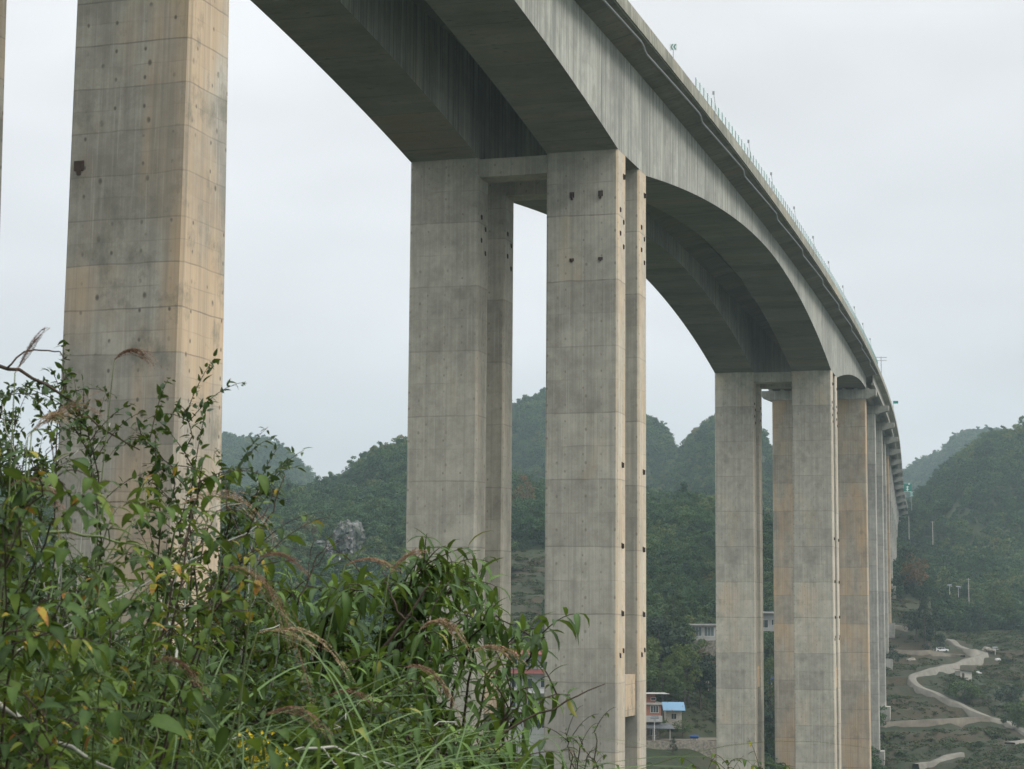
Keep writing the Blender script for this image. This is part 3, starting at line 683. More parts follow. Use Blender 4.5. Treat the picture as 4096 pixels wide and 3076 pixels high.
TV = 'trees between the second and third bridge piers'
tree(2700, 2620, 15.5, 8.5, F_PINE, 'cone', 'lighter green pine standing out against the dark wood above the village', TV, 'pine_tree', clumps=44, trunk=.12)
tree(2625, 2790, 15, 13, F_DARK, 'round', 'big dark round tree in the valley left of the cottage roof', TV, 'broadleaf_tree', 4200, Y=408, clumps=46)
tree(2590, 2830, 13, 10, F_BAM, 'round', 'yellowish green bamboo clump at the foot of the wood beside the tall pier', TV, 'bamboo_clump', 3600, Y=398, cat='bamboo', clumps=40, trunk=.05)
tree(2650, 2875, 10.5, 8, F_MID, 'round', 'mid green tree just behind the blue roofed hut', TV, 'broadleaf_tree', 3000, Y=388)
tree(2735, 2860, 13, 7.5, F_YEL, 'round', 'olive green tree with open branches right of the blue roofed hut', TV, 'broadleaf_tree', 2600, Y=392, clumps=26, trunk=.25)
tree(2800, 2870, 11, 7.5, F_DARK, 'round', 'tall dark tree with bare trunks close to the left column of the third pier', TV, 'broadleaf_tree', 3000, Y=398, trunk=.3)
tree(2830, 2700, 9, 6, F_RUS, 'round', 'rusty leaved tree below the white flat roofed cottage', TV, 'autumn_tree', 1400, Y=425)
tree(2752, 2800, 9, 7, F_DARK, 'round', 'low dark tree over the blue sheet roof in the wood', TV, 'broadleaf_tree', 2200, Y=398)
tree(2640, 2960, 4.6, 4.0, F_MID, 'round', 'small orchard tree in the yard beside the stone terrace wall', None, 'fruit_tree', 1200, Y=374, trunk=.22)
tree(2730, 2935, 3.4, 3.6, F_MID, 'round', 'low fruit tree behind the blue water tank', None, 'fruit_tree', 900, Y=376, trunk=.2)
tree(2692, 3018, 3.4, 2.0, F_DARK, 'cone', 'small clipped conical cypress below the stone terrace wall', None, 'cypress', 1300, Y=367, trunk=.05)
tree(2100, 2150, 13, 8, F_RUS, 'round', 'reddish tree on the hillside between the two columns of the second pier', None, 'autumn_tree', 1200, Y=640)
tree(3085, 2560, 16, 8, F_YEL, 'round', 'pale green tree seen through the gap between the third and fourth piers', None, 'broadleaf_tree', 1800, Y=470)
tree(3085, 2760, 14, 8, F_DARK, 'round', 'dark tree low in the gap between the third and fourth piers', None, 'broadleaf_tree', 1800, Y=440)
tree(3075, 3010, 5, 6, F_MID, 'round', 'bright low tree at the bottom of the gap beside the third pier', None, 'broadleaf_tree', 1200, Y=405)
# right-hand slope
TR = 'trees along the slope road right of the bridge'
tree(3700, 2605, 15, 6.6, F_DARK, 'cone', 'tallest dark cypress left of the white car on the slope', TR, 'cypress', 2400, Y=585, trunk=.03, clumps=44)
tree(3740, 2612, 14, 7, F_DARK, 'cone', 'dark cypress standing directly above the white car', TR, 'cypress', 2400, Y=582, trunk=.03, clumps=44)
tree(3665, 2595, 9, 8, F_DARK, 'round', 'dark bushy tree between the bridge foot and the cypresses', TR, 'broadleaf_tree', 1800, Y=590)
tree(3665, 2470, 13, 9, F_RUS, 'round', 'brownish autumn tree beside the far end of the bridge', TR, 'autumn_tree', 1500, Y=640)
tree(3855, 2722, 6.5, 8, F_MID, 'round', 'round green tree growing over the small stone shed', TR, 'broadleaf_tree', 2600, Y=522, trunk=.06)
tree(3925, 2490, 10, 3.6, F_DARK, 'cone', 'slim dark cypress on the terraces below the solar lamp', TR, 'cypress', 1400, Y=640, trunk=.03)
tree(4000, 2470, 12, 9, F_MID, 'round', 'bushy green tree at the wood edge on the right', TR, 'broadleaf_tree', 2000, Y=655)
tree(4070, 2860, 7, 8, F_MID, 'round', 'green tree beside the road at the right edge of the view', TR, 'broadleaf_tree', 2400, Y=500, trunk=.08)
tree(4040, 2760, 6, 7, F_DARK, 'round', 'dark bush like tree above the road at the right edge', TR, 'broadleaf_tree', 1800, Y=520, trunk=.06)
tree(3565, 2700, 6, 6, F_DARK, 'round', 'dark bush beside the plinth of the eighth pier', TR, 'broadleaf_tree', 1500, Y=548, trunk=.06)
# scrub: low bushes nobody could count on the open slopes
bp = [crown_mesh('scrub_bush', F_WOOD, 420, 'round', R5, (.35, .75), 14, 1.0, 1.0) for _ in range(4)]
n = 42000; a = R5.uniform(RX(1950), RX(4250), n); y = np.sqrt(R5.uniform(350**2, 670**2, n)); x = a*y
k = (openness(x, y) > .25) | (y < 470); a, y, x = a[k], y[k], x[k]
k = (fbm(x, y, 26, 77, 3) > -.16) | (R5.random(len(x)) < .3); a, y, x = a[k], y[k], x[k]
scrub_xy = (x, y)
# ------------------------------------------------------------------ roads
def rayz(x, y): return gz(x, y)
def bez(pts, n=14):
    "Catmull-Rom through the points"
    out = []; P_ = [pts[0]]+list(pts)+[pts[-1]]
    for i in range(1, len(P_)-2):
        for k in range(n):
            t = k/n; out.append(.5*((2*P_[i])+(P_[i+1]-P_[i-1])*t+(2*P_[i-1]-5*P_[i]+4*P_[i+1]-P_[i+2])*t*t+(3*P_[i]-P_[i-1]-3*P_[i+1]+P_[i+2])*t**3))
    out.append(P_[-2]); return out
terr_bvh = None
def gmesh(x, y):
    global terr_bvh
    if terr_bvh is None:
        i0 = np.searchsorted(ya, 330); i1 = np.searchsorted(ya, 800); sub = V.reshape(nY, nX, 3)[i0:i1]
        II = np.arange(sub.shape[0]*nX).reshape(-1, nX); fq = np.stack([II[:-1, :-1], II[:-1, 1:], II[1:, 1:], II[1:, :-1]], -1).reshape(-1, 4)
        terr_bvh = BVHTree.FromPolygons(sub.reshape(-1, 3).tolist(), fq.tolist())
    r = terr_bvh.ray_cast(Vector((x, y, 400)), Vector((0, 0, -1)))
    return r[0].z if r[0] is not None else gz(x, y)
def road(pxs, width, mat, name, up=.16, wvar=.15):
    pts = [hit(*p) for p in pxs]; pts = [p for p in pts if p is not None]
    c = bez([Vector((p.x, p.y, 0)) for p in pts]); vs = []; fs = []; m = 7; prev = None
    # equal steps along the centre line
    d = [0]; 
    for i in range(1, len(c)): d.append(d[-1]+(c[i]-c[i-1]).length)
    L = np.arange(0, d[-1], 1.2); cx = np.interp(L, d, [p.x for p in c]); cyy = np.interp(L, d, [p.y for p in c])
    zc = np.array([max(gmesh(a, b), gmesh(a+1.2, b), gmesh(a-1.2, b), gmesh(a, b+1.5)) for a, b in zip(cx, cyy)])
    kz = np.ones(9)/9; zc = np.convolve(np.pad(zc, 4, 'edge'), kz, 'valid')+.25
    for i in range(len(L)):
        j0, j1 = max(i-1, 0), min(i+1, len(L)-1); t = Vector((cx[j1]-cx[j0], cyy[j1]-cyy[j0], 0)).normalized(); nrm = Vector((-t.y, t.x, 0))
        w_ = width/2*(1+wvar*math.sin(i*.31)*.5+wvar*random.uniform(-.3, .3))
        for k in range(m):
            f = (k/(m-1)-.5)*2; q = Vector((cx[i], cyy[i], 0))+nrm*w_*(f if abs(f) < .99 else f*1.25)
            vs.append((q.x, q.y, zc[i]+up if abs(f) < .99 else zc[i]-2.6))
    for i in range(len(L)-1):
        for k in range(m-1): fs.append((i*m+k, i*m+k+1, (i+1)*m+k+1, (i+1)*m+k))
    mb = MB(); mb.add(vs, fs); return tag(mb.build(name, mat, None, True), kind='structure')
M_ROAD = plain('pale_concrete_road', (.155, .145, .12), .9, 0, .22, .5)
M_TRACK = plain('earth_track', (.12, .105, .08), .95, 0, .3, .6)
road([(3776, 2562), (3815, 2578), (3862, 2600), (3910, 2618), (3940, 2628), (3905, 2645), (3868, 2656), (3820, 2668), (3775, 2680), (3720, 2692), (3665, 2706), (3648, 2722), (3668, 2752), (3720, 2785), (3790, 2812), (3870, 2840), (3950, 2875), (4030, 2905), (4100, 2935), (4180, 2965)], 3.0, M_ROAD, 'road')
road([(4180, 2935), (4120, 2965), (4075, 2972), (4040, 2978)], 3.4, M_ROAD, 'road')
road([(3960, 2890), (3900, 2892), (3820, 2896), (3740, 2900), (3650, 2902), (3560, 2904), (3500, 2910)], 1.5, M_TRACK, 'path')
road([(3850, 3022), (3790, 3036), (3735, 3052), (3700, 3066), (3660, 3085)], 2.6, M_ROAD, 'path')
road([(3560, 2610), (3620, 2612), (3700, 2616), (3790, 2625), (3860, 2640)], 2.2, M_TRACK, 'path')
road([(3575, 2510), (3610, 2522), (3650, 2530)], 2.6, M_ROAD, 'path')

# ------------------------------------------------------------------ village
M_WHITE = plain('white_render', (.40, .40, .385), .8, 0, .12, .8); M_GREYW = plain('grey_render', (.36, .35, .33), .85, 0, .2, .8)
M_BRICK = plain('red_brick', (.26, .12, .085), .9, 0, .25, 4); M_STONE = plain('rubble_stone', (.22, .20, .165), .95, 0, .45, 2.2)
M_BLOCK = plain('pale_block', (.40, .38, .33), .9, 0, .25, 3); M_TILE = plain('dull_red_tiles', (.24, .09, .075), .8, 0, .25, 3)
M_GLASS = plain('window_glass', (.045, .06, .065), .15); M_FRAME = plain('white_window_frame', (.6, .6, .58), .5)
M_CGLASS = plain('cottage_window_glass', (.13, .16, .16), .2)
def sheetmat(name, c, r=(.16, .06, .035)):
    t = NT(name); tc = t.n('ShaderNodeTexCoord').outputs['Object']; f = t.noise(t.map(tc, (1.4, .35, .35)), 1.0, 4, .6)
    return t.done(t.mix(t.rng(f, .60, .64), tuple(c), r), .5)
M_BLUE = sheetmat('blue_roof_sheet', (.14, .27, .40)); M_BLUE2 = plain('blue_tarpaulin', (.015, .06, .19), .5); M_TIN = plain('grey_tin_sheet', (.09, .10, .105), .5, .3, .3, 2)
M_BLACK = plain('black_rubber', (.02, .02, .02), .8)
def house(name, loc, rz, label, cat='house', group=None): return empty(name, loc, label, cat, group, rz)
def win(parent, x, z, w, h, y, fr=.07, mull=1, glass=None, frame=None):
    "window in the front wall (facing -y): frame, mullions, recessed pane"
    mb = MB(); 
    mb.box(x-w/2-fr, x-w/2, y-.06, y+.08, z-fr, z+h+fr); mb.box(x+w/2, x+w/2+fr, y-.06, y+.08, z-fr, z+h+fr)
    mb.box(x-w/2, x+w/2, y-.06, y+.08, z+h, z+h+fr); mb.box(x-w/2, x+w/2, y-.09, y+.08, z-fr, z)
    for k in range(mull): 
        q = x-w/2+w*(k+1)/(mull+1); mb.box(q-.03, q+.03, y-.05, y+.06, z, z+h)
    o = mb.build('window', frame or M_FRAME, parent)
    m2 = MB(); m2.box(x-w/2, x+w/2, y-.015, y+.02, z, z+h); m2.build('pane', glass or M_GLASS, o); return o
def wallbox(parent, x0, x1, y0, y1, z0, z1, mat, name='wall'):
    mb = MB(); mb.box(x0, x1, y0, y1, z0, z1); return mb.build(name, mat, parent)
# three-storey white house with red eaves
q = unproj(2105, 2935, 346); q.z = ray(2105, 2935)[1]*346
h = house('white_house', q, -.05, 'three storey white house with dull red eaves between the columns of the second pier')
wallbox(h, -4.2, 4.6, 0, 9, -5, 13.6, M_WHITE)
for z in (10.25, 13.5, 6.95):
    mb = MB(); x0, x1 = -4.9, 5.2
    mb.add([(x0, -1.3, z), (x1, -1.3, z), (x1, -.003, z+.75), (x0, -.003, z+.75), (x0, -1.3, z-.12), (x1, -1.3, z-.12), (x1, -.003, z-.02), (x0, -.003, z-.02)], [(0, 1, 2, 3), (4, 7, 6, 5), (0, 4, 5, 1), (1, 5, 6, 2), (2, 6, 7, 3), (3, 7, 4, 0)])
    mb.build('eaves', M_TILE if z != 6.95 else M_WHITE, h)
for z, xs in ((11.2, (-2.4, .6, 3.2)), (7.9, (-2.6, 0.2, 3.2)), (4.6, (-2.6, .2, 3.0)), (1.0, (-2.6, 2.6))):
    for x in xs: win(h, x, z, 1.5, 1.45, 0, mull=1)
wallbox(h, -1.6, 2.2, -1.2, -.1, 3.4, 3.55, M_WHITE, 'balcony')
mb = MB()
for k in range(12): mb.box(-1.6+k*.34, -1.56+k*.34, -1.2, -1.15, 3.55, 4.4)
mb.box(-1.6, 2.2, -1.2, -1.14, 4.4, 4.46); mb.build('railing', M_FRAME, h)
wallbox(h, 4.75, 6.6, -2, 4, -5, 4.2, M_GREYW, 'annex')
wallbox(h, -6.5, -4.35, -1, 5, -5, 5.0, M_GREYW, 'annex')
# red brick house behind the tall pier, cut by it in the view
q = unproj(2596, 2948, 372); q.z = ray(2596, 2948)[1]*372
h = house('brick_house', q, .1, 'red brick house with white balcony and dark sheds, half hidden by the second pier')
wallbox(h, -6, 2.6, 0, 6, 3.2, 7.4, M_BRICK); wallbox(h, -6, 1.4, .3, 6, 7.42, 9.3, M_BRICK, 'upper_wall')
wallbox(h, -6.2, 2.9, -.3, 6.2, 7.35-.35, 7.41, M_GREYW, 'roof_slab'); wallbox(h, -6.2, 4.4, -.5, 6.2, 9.302, 9.42, M_GREYW, 'roof')
wallbox(h, -6.1, 2.7, -1.1, -.02, 3.3, 4.6, M_WHITE, 'balcony')
win(h, 1.2, 5.3, 1.7, 1.4, 0, mull=2); win(h, -1.6, 5.3, 1.6, 1.4, 0)
win(h, 1.0, 8.0, 1.0, .5, .3, mull=0)
wallbox(h, -6, 2.3, .3, 5.5, -2.0, 3.17, M_STONE, 'ground_floor'); win(h, 1.0, .4, 1.3, 1.3, .3)
mb = MB(); mb.add([(-6, -2.6, 2.1), (5.2, -2.2, 1.9), (4.6, .28, 3.0), (-6, .28, 3.1), (-6, -2.6, 2.03), (5.2, -2.2, 1.83), (4.6, .28, 2.92), (-6, .28, 3.02)], [(0, 1, 2, 3), (7, 6, 5, 4), (0, 4, 5, 1), (1, 5, 6, 2), (2, 6, 7, 3), (3, 7, 4, 0)]); mb.build('canopy', M_TIN, h)
for x in (-3, 0.5, 4.2): mb = MB(); mb.box(x-.08, x+.08, -2.1, -1.94, -1.9, 1.86); mb.build('post', M_GREYW, h)
h.scale = (.86, .86, .84)
# hut with the blue sheet roof
q = unproj(2697, 2893, 379); q.z = ray(2697, 2893)[1]*379
h = house('hut', q, .06, 'small pale block hut with a rusty blue sheet roof in the valley', 'hut')
wallbox(h, -2.2, 2.0, 0, 3.6, -1.5, 3.6, M_BLOCK)
mb = MB(); mb.add([(-3.1, -.9, 3.65), (2.9, -.9, 3.65), (2.9, 2.0, 5.9), (-3.1, 2.0, 5.9), (-3.1, -.9, 3.57), (2.9, -.9, 3.57), (2.9, 2.0, 5.82), (-3.1, 2.0, 5.82)], [(0, 1, 2, 3), (7, 6, 5, 4), (0, 4, 5, 1), (1, 5, 6, 2), (2, 6, 7, 3), (3, 7, 4, 0)])
mb.add([(-3.1, 2.003, 5.9), (2.9, 2.003, 5.9), (2.9, 4.4, 3.9), (-3.1, 4.4, 3.9), (-3.1, 2.003, 5.82), (2.9, 2.003, 5.82), (2.9, 4.4, 3.82), (-3.1, 4.4, 3.82)], [(0, 1, 2, 3), (7, 6, 5, 4), (0, 4, 5, 1), (1, 5, 6, 2), (2, 6, 7, 3), (3, 7, 4, 0)])
mb.build('roof', M_BLUE, h)
mb = MB(); mb.box(-2.2, 2.0, .3, 3.3, 3.6, 4.2); mb.build('gable', M_BLOCK, h)
o = win(h, -.1, 1.2, 1.3, 1.5, 0, mull=1, fr=.06); h.scale = (.70, .70, .66)
# white flat-roofed cottage in the trees
q = unproj(2815, 2552, 452); q.z = ray(2815, 2552)[1]*452
h = house('cottage', q, 0, 'white flat roofed cottage with wide windows in the wood left of the third pier', 'house')
wallbox(h, -3.6, 3.2, .3, 6, -4, 3.3, M_WHITE); wallbox(h, -4.3, 3.6, -.8, 6.5, 3.32, 3.75, M_WHITE, 'roof')
win(h, -1.75, .55, 2.4, 2.3, .3, .12, 2, M_CGLASS); win(h, 1.45, .55, 2.5, 2.3, .3, .12, 2, M_CGLASS)
wallbox(h, -4.1, 6.8, -2.6, -.3, -4.5, -.6, M_STONE, 'terrace_wall'); h.scale = (.85, .85, .85)
q = unproj(3078, 2528, 455); q.z = ray(3078, 2528)[1]*455
h = house('white_farmhouse', q, 0, 'white farmhouse with flat roof seen in the gap between third and fourth piers', 'house')
wallbox(h, -4.5, 2.2, .3, 6, .2, 4.2, M_WHITE); wallbox(h, -5, 2.9, -1.0, 6.5, 4.22, 4.6, M_WHITE, 'roof')
wallbox(h, 2.25, 2.55, -.8, -.5, -.5, 4.2, M_WHITE, 'pillar'); win(h, -1.2, 1.0, 1.8, 1.7, .3); win(h, 1.0, 1.6, .9, 1.2, .3)
# blue sheet roofs among the trees
def shed(px, py, Y, w_, dp, z_, mat, label, rz=0, tilt=.8):
    for Y in range(366, 560):
        q = unproj(px, py, Y); g = gz(q.x, q.y)
        if q.z-g < 2.8: break
    t = empty('shed', (q.x, q.y, g), label, 'shed', None, rz); zt = q.z-g
    mb = MB(); mb.add([(-w_/2, 0, zt), (w_/2, 0, zt), (w_/2, dp, zt+tilt), (-w_/2, dp, zt+tilt), (-w_/2, 0, zt-.07), (w_/2, 0, zt-.07), (w_/2, dp, zt+tilt-.07), (-w_/2, dp, zt+tilt-.07)], [(0, 1, 2, 3), (7, 6, 5, 4), (0, 4, 5, 1), (1, 5, 6, 2), (2, 6, 7, 3), (3, 7, 4, 0)]); mb.build('roof', mat, t)
    for sx in (-1, 1):
        for yy in (.2, dp-.2): mb = MB(); mb.box(sx*(w_/2-.2)-.08, sx*(w_/2-.2)+.08, yy-.08, yy+.08, -1.5, zt+tilt*yy/dp-.075); mb.build('post', M_GREYW, t)
    mb = MB(); mb.box(-w_/2+.4, w_/2-.4, dp-.5, dp-.35, -1.5, zt+.3); mb.build('wall', M_STONE, t)
    return t
shed(2790, 2690, 392, 5.0, 4, 0, M_BLUE2, 'shed with a deep blue sheet roof half buried in dark trees', 0, .9)
shed(2850, 2608, 420, 2.6, 3, 0, M_BLUE, 'shed with a light blue roof touching the left column of the third pier')
shed(3068, 2730, 415, 3.0, 2.6, 0, M_BLUE2, 'shed with a steep blue roof in the gap right of the third pier', -.9, 1.9)
# stone terrace wall, yard, water tank, lamp, cart
q0, q1 = unproj(2560, 3020, 368), unproj(2870, 3020, 372)
def stone_wall():
    mb = MB(); n = 16; rr = random.Random(4)
    top = [ray(2700, 2965+rr.uniform(-2, 3))[1]*369 for _ in range(n+1)]; bot = ray(2700, 3035)[1]*369-1.5
    vs = []
    for i in range(n+1):
        p = q0.lerp(q1, i/n); vs += [(p.x, p.y, bot), (p.x, p.y, top[i]), (p.x, p.y+.5, top[i]), (p.x, p.y+.5, bot)]
    fs = []
    for i in range(n):
        for k in range(4): fs.append((i*4+k, i*4+(k+1) % 4, (i+1)*4+(k+1) % 4, (i+1)*4+k))
    mb.add(vs, fs); o = mb.build('terrace_wall', M_STONE); return tag(o, 'long low rubble stone wall holding up the village yard', 'wall')
stone_wall()
yard = MB(); zy = ray(2700, 2962)[1]*369-.05
yard.prism([(q0.x, q0.y+.45), (q1.x, q1.y+.45), (q1.x+3, q1.y+9), (q0.x-1, q0.y+9)], zy-3, zy); tag(yard.build('yard', M_TRACK), kind='structure')
q = unproj(2777, 2955, 371.5); t = empty('water_tank', (q.x, q.y, zy), 'bright blue horizontal water tank on a stand behind the stone wall', 'water tank')
mb = MB(); mb.tube([(-1.25, 0, 1.0), (-1.15, 0, 1.0), (1.15, 0, 1.0), (1.25, 0, 1.0)], .55, 16); o = mb.build('barrel', M_BLUE2, t, True)
mb = MB(); mb.tube([(.0, 0, 1.5), (0, 0, 1.72)], .16, 10); mb.build('lid', M_BLUE2, t); t.scale = (.6, .6, .6)
for sx in (-.7, .7): mb = MB(); mb.box(sx-.08, sx+.08, -.5, .5, -.1, .5); mb.build('leg', M_GREYW, t)
def solar_lamp(px, pyb, pyt, Y, label, group='lamp posts in the valley', panel=True):
    q = unproj(px, pyb, Y); top = unproj(px, pyt, Y).z-q.z; t = empty('lamp_post', q, label, 'lamp post', group)
    mb = MB(); mb.tube([(0, 0, -.6), (0, 0, top)], .09, 8, 0, .06); mb.build('post', M_FRAME, t)
    if panel:
        mb = MB(); c = math.cos(.5); s = math.sin(.5); mb.add([(-.75, -.5*c, top-.5*s), (.75, -.5*c, top-.5*s), (.75, .5*c, top+.5*s), (-.75, .5*c, top+.5*s), (-.75, -.5*c+.03, top-.5*s-.06), (.75, -.5*c+.03, top-.5*s-.06), (.75, .5*c+.03, top+.5*s-.06), (-.75, .5*c+.03, top+.5*s-.06)], [(0, 1, 2, 3), (7, 6, 5, 4), (0, 4, 5, 1), (1, 5, 6, 2), (2, 6, 7, 3), (3, 7, 4, 0)]); mb.build('panel', M_TIN, t)
    mb = MB(); mb.tube([(0, 0, top-.7), (.5, -.4, top-.5)], .04, 6); mb.box(.35, .85, -.6, -.35, top-.58, top-.46); mb.build('lamp_head', M_FRAME, t)
    return t
solar_lamp(2618, 2948, 2868, 368, 'white solar lamp post in front of the red brick house')
solar_lamp(3834, 2382, 2346, 690, 'white solar lamp with tilted panel on the far right slope')
solar_lamp(3799, 2382, 2340, 700, 'thin dark topped lamp post left of the solar lamp on the slope')
solar_lamp(3981, 2612, 2590, 590, 'short white solar lamp beside the road bend on the right')
def pole(px, pyb, pyt, Y, label, arm=True):
    q = unproj(px, pyb, Y); top = unproj(px, pyt, Y).z-q.z; t = empty('utility_pole', q, label, 'pole', 'utility poles along the far slope')
    mb = MB(); mb.tube([(0, 0, -4), (0, 0, top)], .2, 8, 0, .12); mb.build('post', M_BLOCK, t)
    if arm: mb = MB(); mb.box(-.9, .9, -.06, .06, top-.5, top-.38); mb.build('cross_arm', M_GREYW, t)
    return t
pole(3636, 2120, 2063, 850, 'pale pole just right of the last bridge pier', False)
pole(3731, 2141, 2084, 850, 'pale pole with a cross arm against the dark hill wood')
pole(3875, 2374, 2312, 700, 'grey pole at the wood edge right of the solar lamp')
pole(3600, 2498, 2425, 640, 'tall pole close to the bridge foot, lower of two')
pole(3615, 2434, 2378, 660, 'tall pole close to the bridge foot, upper of two', False)
pole(3588, 2590, 2520, 600, 'thin greenish pole at the foot of the ninth pier', False)
# white car on the track
q = hit(3765, 2618); q.z = gmesh(q.x, q.y)+.45
t = empty('parked_car', q, 'small white car parked on the dirt track below the dark cypresses', 'car', None, .12)
M_CAR = plain('white_car_paint', (.72, .73, .72), .3, 0, .03)
mb = MB(); pr = [(-2.0, .35), (2.0, .35), (2.05, .62), (1.95, .92), (1.1, 1.0), (.6, 1.42), (-1.0, 1.46), (-1.65, 1.0), (-2.02, .92)]
k = len(pr); mb.add([(x, -.85, z) for x, z in pr]+[(x, .85, z) for x, z in pr], [tuple(range(k)), tuple(range(2*k-1, k-1, -1))]+[(i, k+i, k+(i+1) % k, (i+1) % k) for i in range(k)]); mb.build('body', M_CAR, t)
mb = MB(); mb.add([(-1.35, -.862, 1.0), (.95, -.862, 1.0), (.55, -.862, 1.34), (-.95, -.862, 1.36)], [(0, 1, 2, 3)]); mb.build('side_window', M_GLASS, t)
mb = MB(); mb.add([(1.08, -.7, 1.03), (1.08, .7, 1.03), (.64, .68, 1.40), (.64, -.68, 1.40)], [(0, 1, 2, 3)]); mb.build('windscreen', M_GLASS, t)
for sx in (-1.25, 1.3):
    for sy in (-.78, .78): mb = MB(); mb.tube([(sx, sy-.1, .32), (sx, sy+.1, .32)], .32, 14); mb.build('wheel', M_BLACK, t)
# stone shed by the road
q = hit(3862, 2722); q.z = ray(3862, 2718)[1]*q.y
h = house('stone_shed', q, .25, 'small grey stone shed under the round tree beside the slope road', 'shed')
wallbox(h, -1.5, 1.9, 0, 3, -1.5, 2.2, M_BLOCK); mb = MB(); mb.add([(-1.9, -.4, 2.7), (2.3, -.4, 2.1), (2.3, 3.4, 2.2), (-1.9, 3.4, 2.8), (-1.9, -.4, 2.6), (2.3, -.4, 2.0), (2.3, 3.4, 2.1), (-1.9, 3.4, 2.7)], [(0, 1, 2, 3), (7, 6, 5, 4), (0, 4, 5, 1), (1, 5, 6, 2), (2, 6, 7, 3), (3, 7, 4, 0)]); mb.build('roof', M_TIN, h)
mb = MB(); mb.box(-1.0, -.3, -.03, .05, -.2, 1.7); mb.build('door', M_RUST, h)
# pale boulders and rubble
def boulder(px, py, s_, label, Y=None):
    q = hit(px, py) if Y is None else unproj(px, py, Y); 
    if q is None: return
    bm = np.random.default_rng(int(px)); import bmesh
    b = bmesh.new(); bmesh.ops.create_icosphere(b, subdivisions=3, radius=1)
    for v in b.verts: v.co = Vector((v.co.x*1.4, v.co.y, v.co.z*.6))*s_*(1+.35*math.sin(v.co.x*3+px)*math.cos(v.co.y*4)+.12*bm.uniform(-1, 1))
    me = bpy.data.meshes.new('boulder'); b.to_mesh(me); b.free(); me.materials.append(M_WHITE if s_ < 1 else M_STONE); o = link('boulder', me); o.location = q
    tag(o, label, 'rock', 'pale rocks on the slope right of the bridge')
boulder(3645, 2643, 1.0, 'pale broken rocks below the dirt track left of the white car'); boulder(3990, 2645, .7, 'small white rock on the terrace right of the road bend')
boulder(3955, 2605, 1.5, 'light rubble heap at the outside of the road bend'); boulder(3897, 2450, 1.6, 'white rocks at the edge of the wood on the right')
boulder(3910, 2695, .9, 'pale rock beside the stone shed')
# scrub as one uncountable cover
x, y = scrub_xy
pxs_, _ = proj(x, y, ground(x, y)); tr_ok = np.ones(len(x), bool)
road_pts = []
for o in COL.objects:
    if o.name.split('.')[0] in ('road', 'path', 'yard'): road_pts += [(v.co.x, v.co.y) for v in o.data.vertices]
rp = np.array(road_pts); xs_, ys_ = x, y
for i0 in range(0, len(xs_), 500):
    d = np.hypot(xs_[i0:i0+500, None]-rp[None, :, 0], ys_[i0:i0+500, None]-rp[None, :, 1]).min(1); tr_ok[i0:i0+500] = d > 2.6
tr_ok &= ~((np.abs(x-(q0.x+q1.x)/2) < 14) & (np.abs(y-372) < 12))
x, y = x[tr_ok], y[tr_ok]; z = ground(x, y)
Vs = []; Fs = []; Ts = []; base = 0
arrs = []
for me in bp:
    v = np.empty(len(me.vertices)*3, 'f'); me.vertices.foreach_get('co', v); tt = np.empty(len(me.vertices), 'f'); me.attributes['tint'].data.foreach_get('value', tt); arrs.append((v.reshape(-1, 3), tt))
for i in range(len(x)):
    v, tt = arrs[i % 4]; s_ = R5.uniform(.3, .95)*(1.0 if R5.random() < .96 else 1.8); a_ = R5.uniform(0, 6.28); c, sn = math.cos(a_), math.sin(a_)
    sel = slice(0, 4*(60 if s_ < 1 else 180)); vv = v[sel]
    Vs.append(np.stack([(vv[:, 0]*c-vv[:, 1]*sn)*s_*1.3+x[i], (vv[:, 0]*sn+vv[:, 1]*c)*s_*1.3+y[i], vv[:, 2]*s_*.8+z[i]-.3], 1)); Ts.append(np.clip(tt[sel]*.55+R5.uniform(0, .5), 0, 1))
Vs = np.concatenate(Vs); Ts = np.concatenate(Ts)
F_SCR = foliage('scrub_leaves', [(0, (.010, .024, .008)), (.35, (.024, .045, .013)), (.6, (.045, .064, .02)), (.8, (.07, .062, .028)), (1, (.10, .062, .032))], .75, .15)
o = link('scrub', np_mesh('scrub', Vs, np.arange(len(Vs)).reshape(-1, 4), F_SCR, {'tint': ('FLOAT', Ts)}, False)); tag(o, 'rough low scrub and weeds on the farmed terraces', 'scrub', kind='stuff')

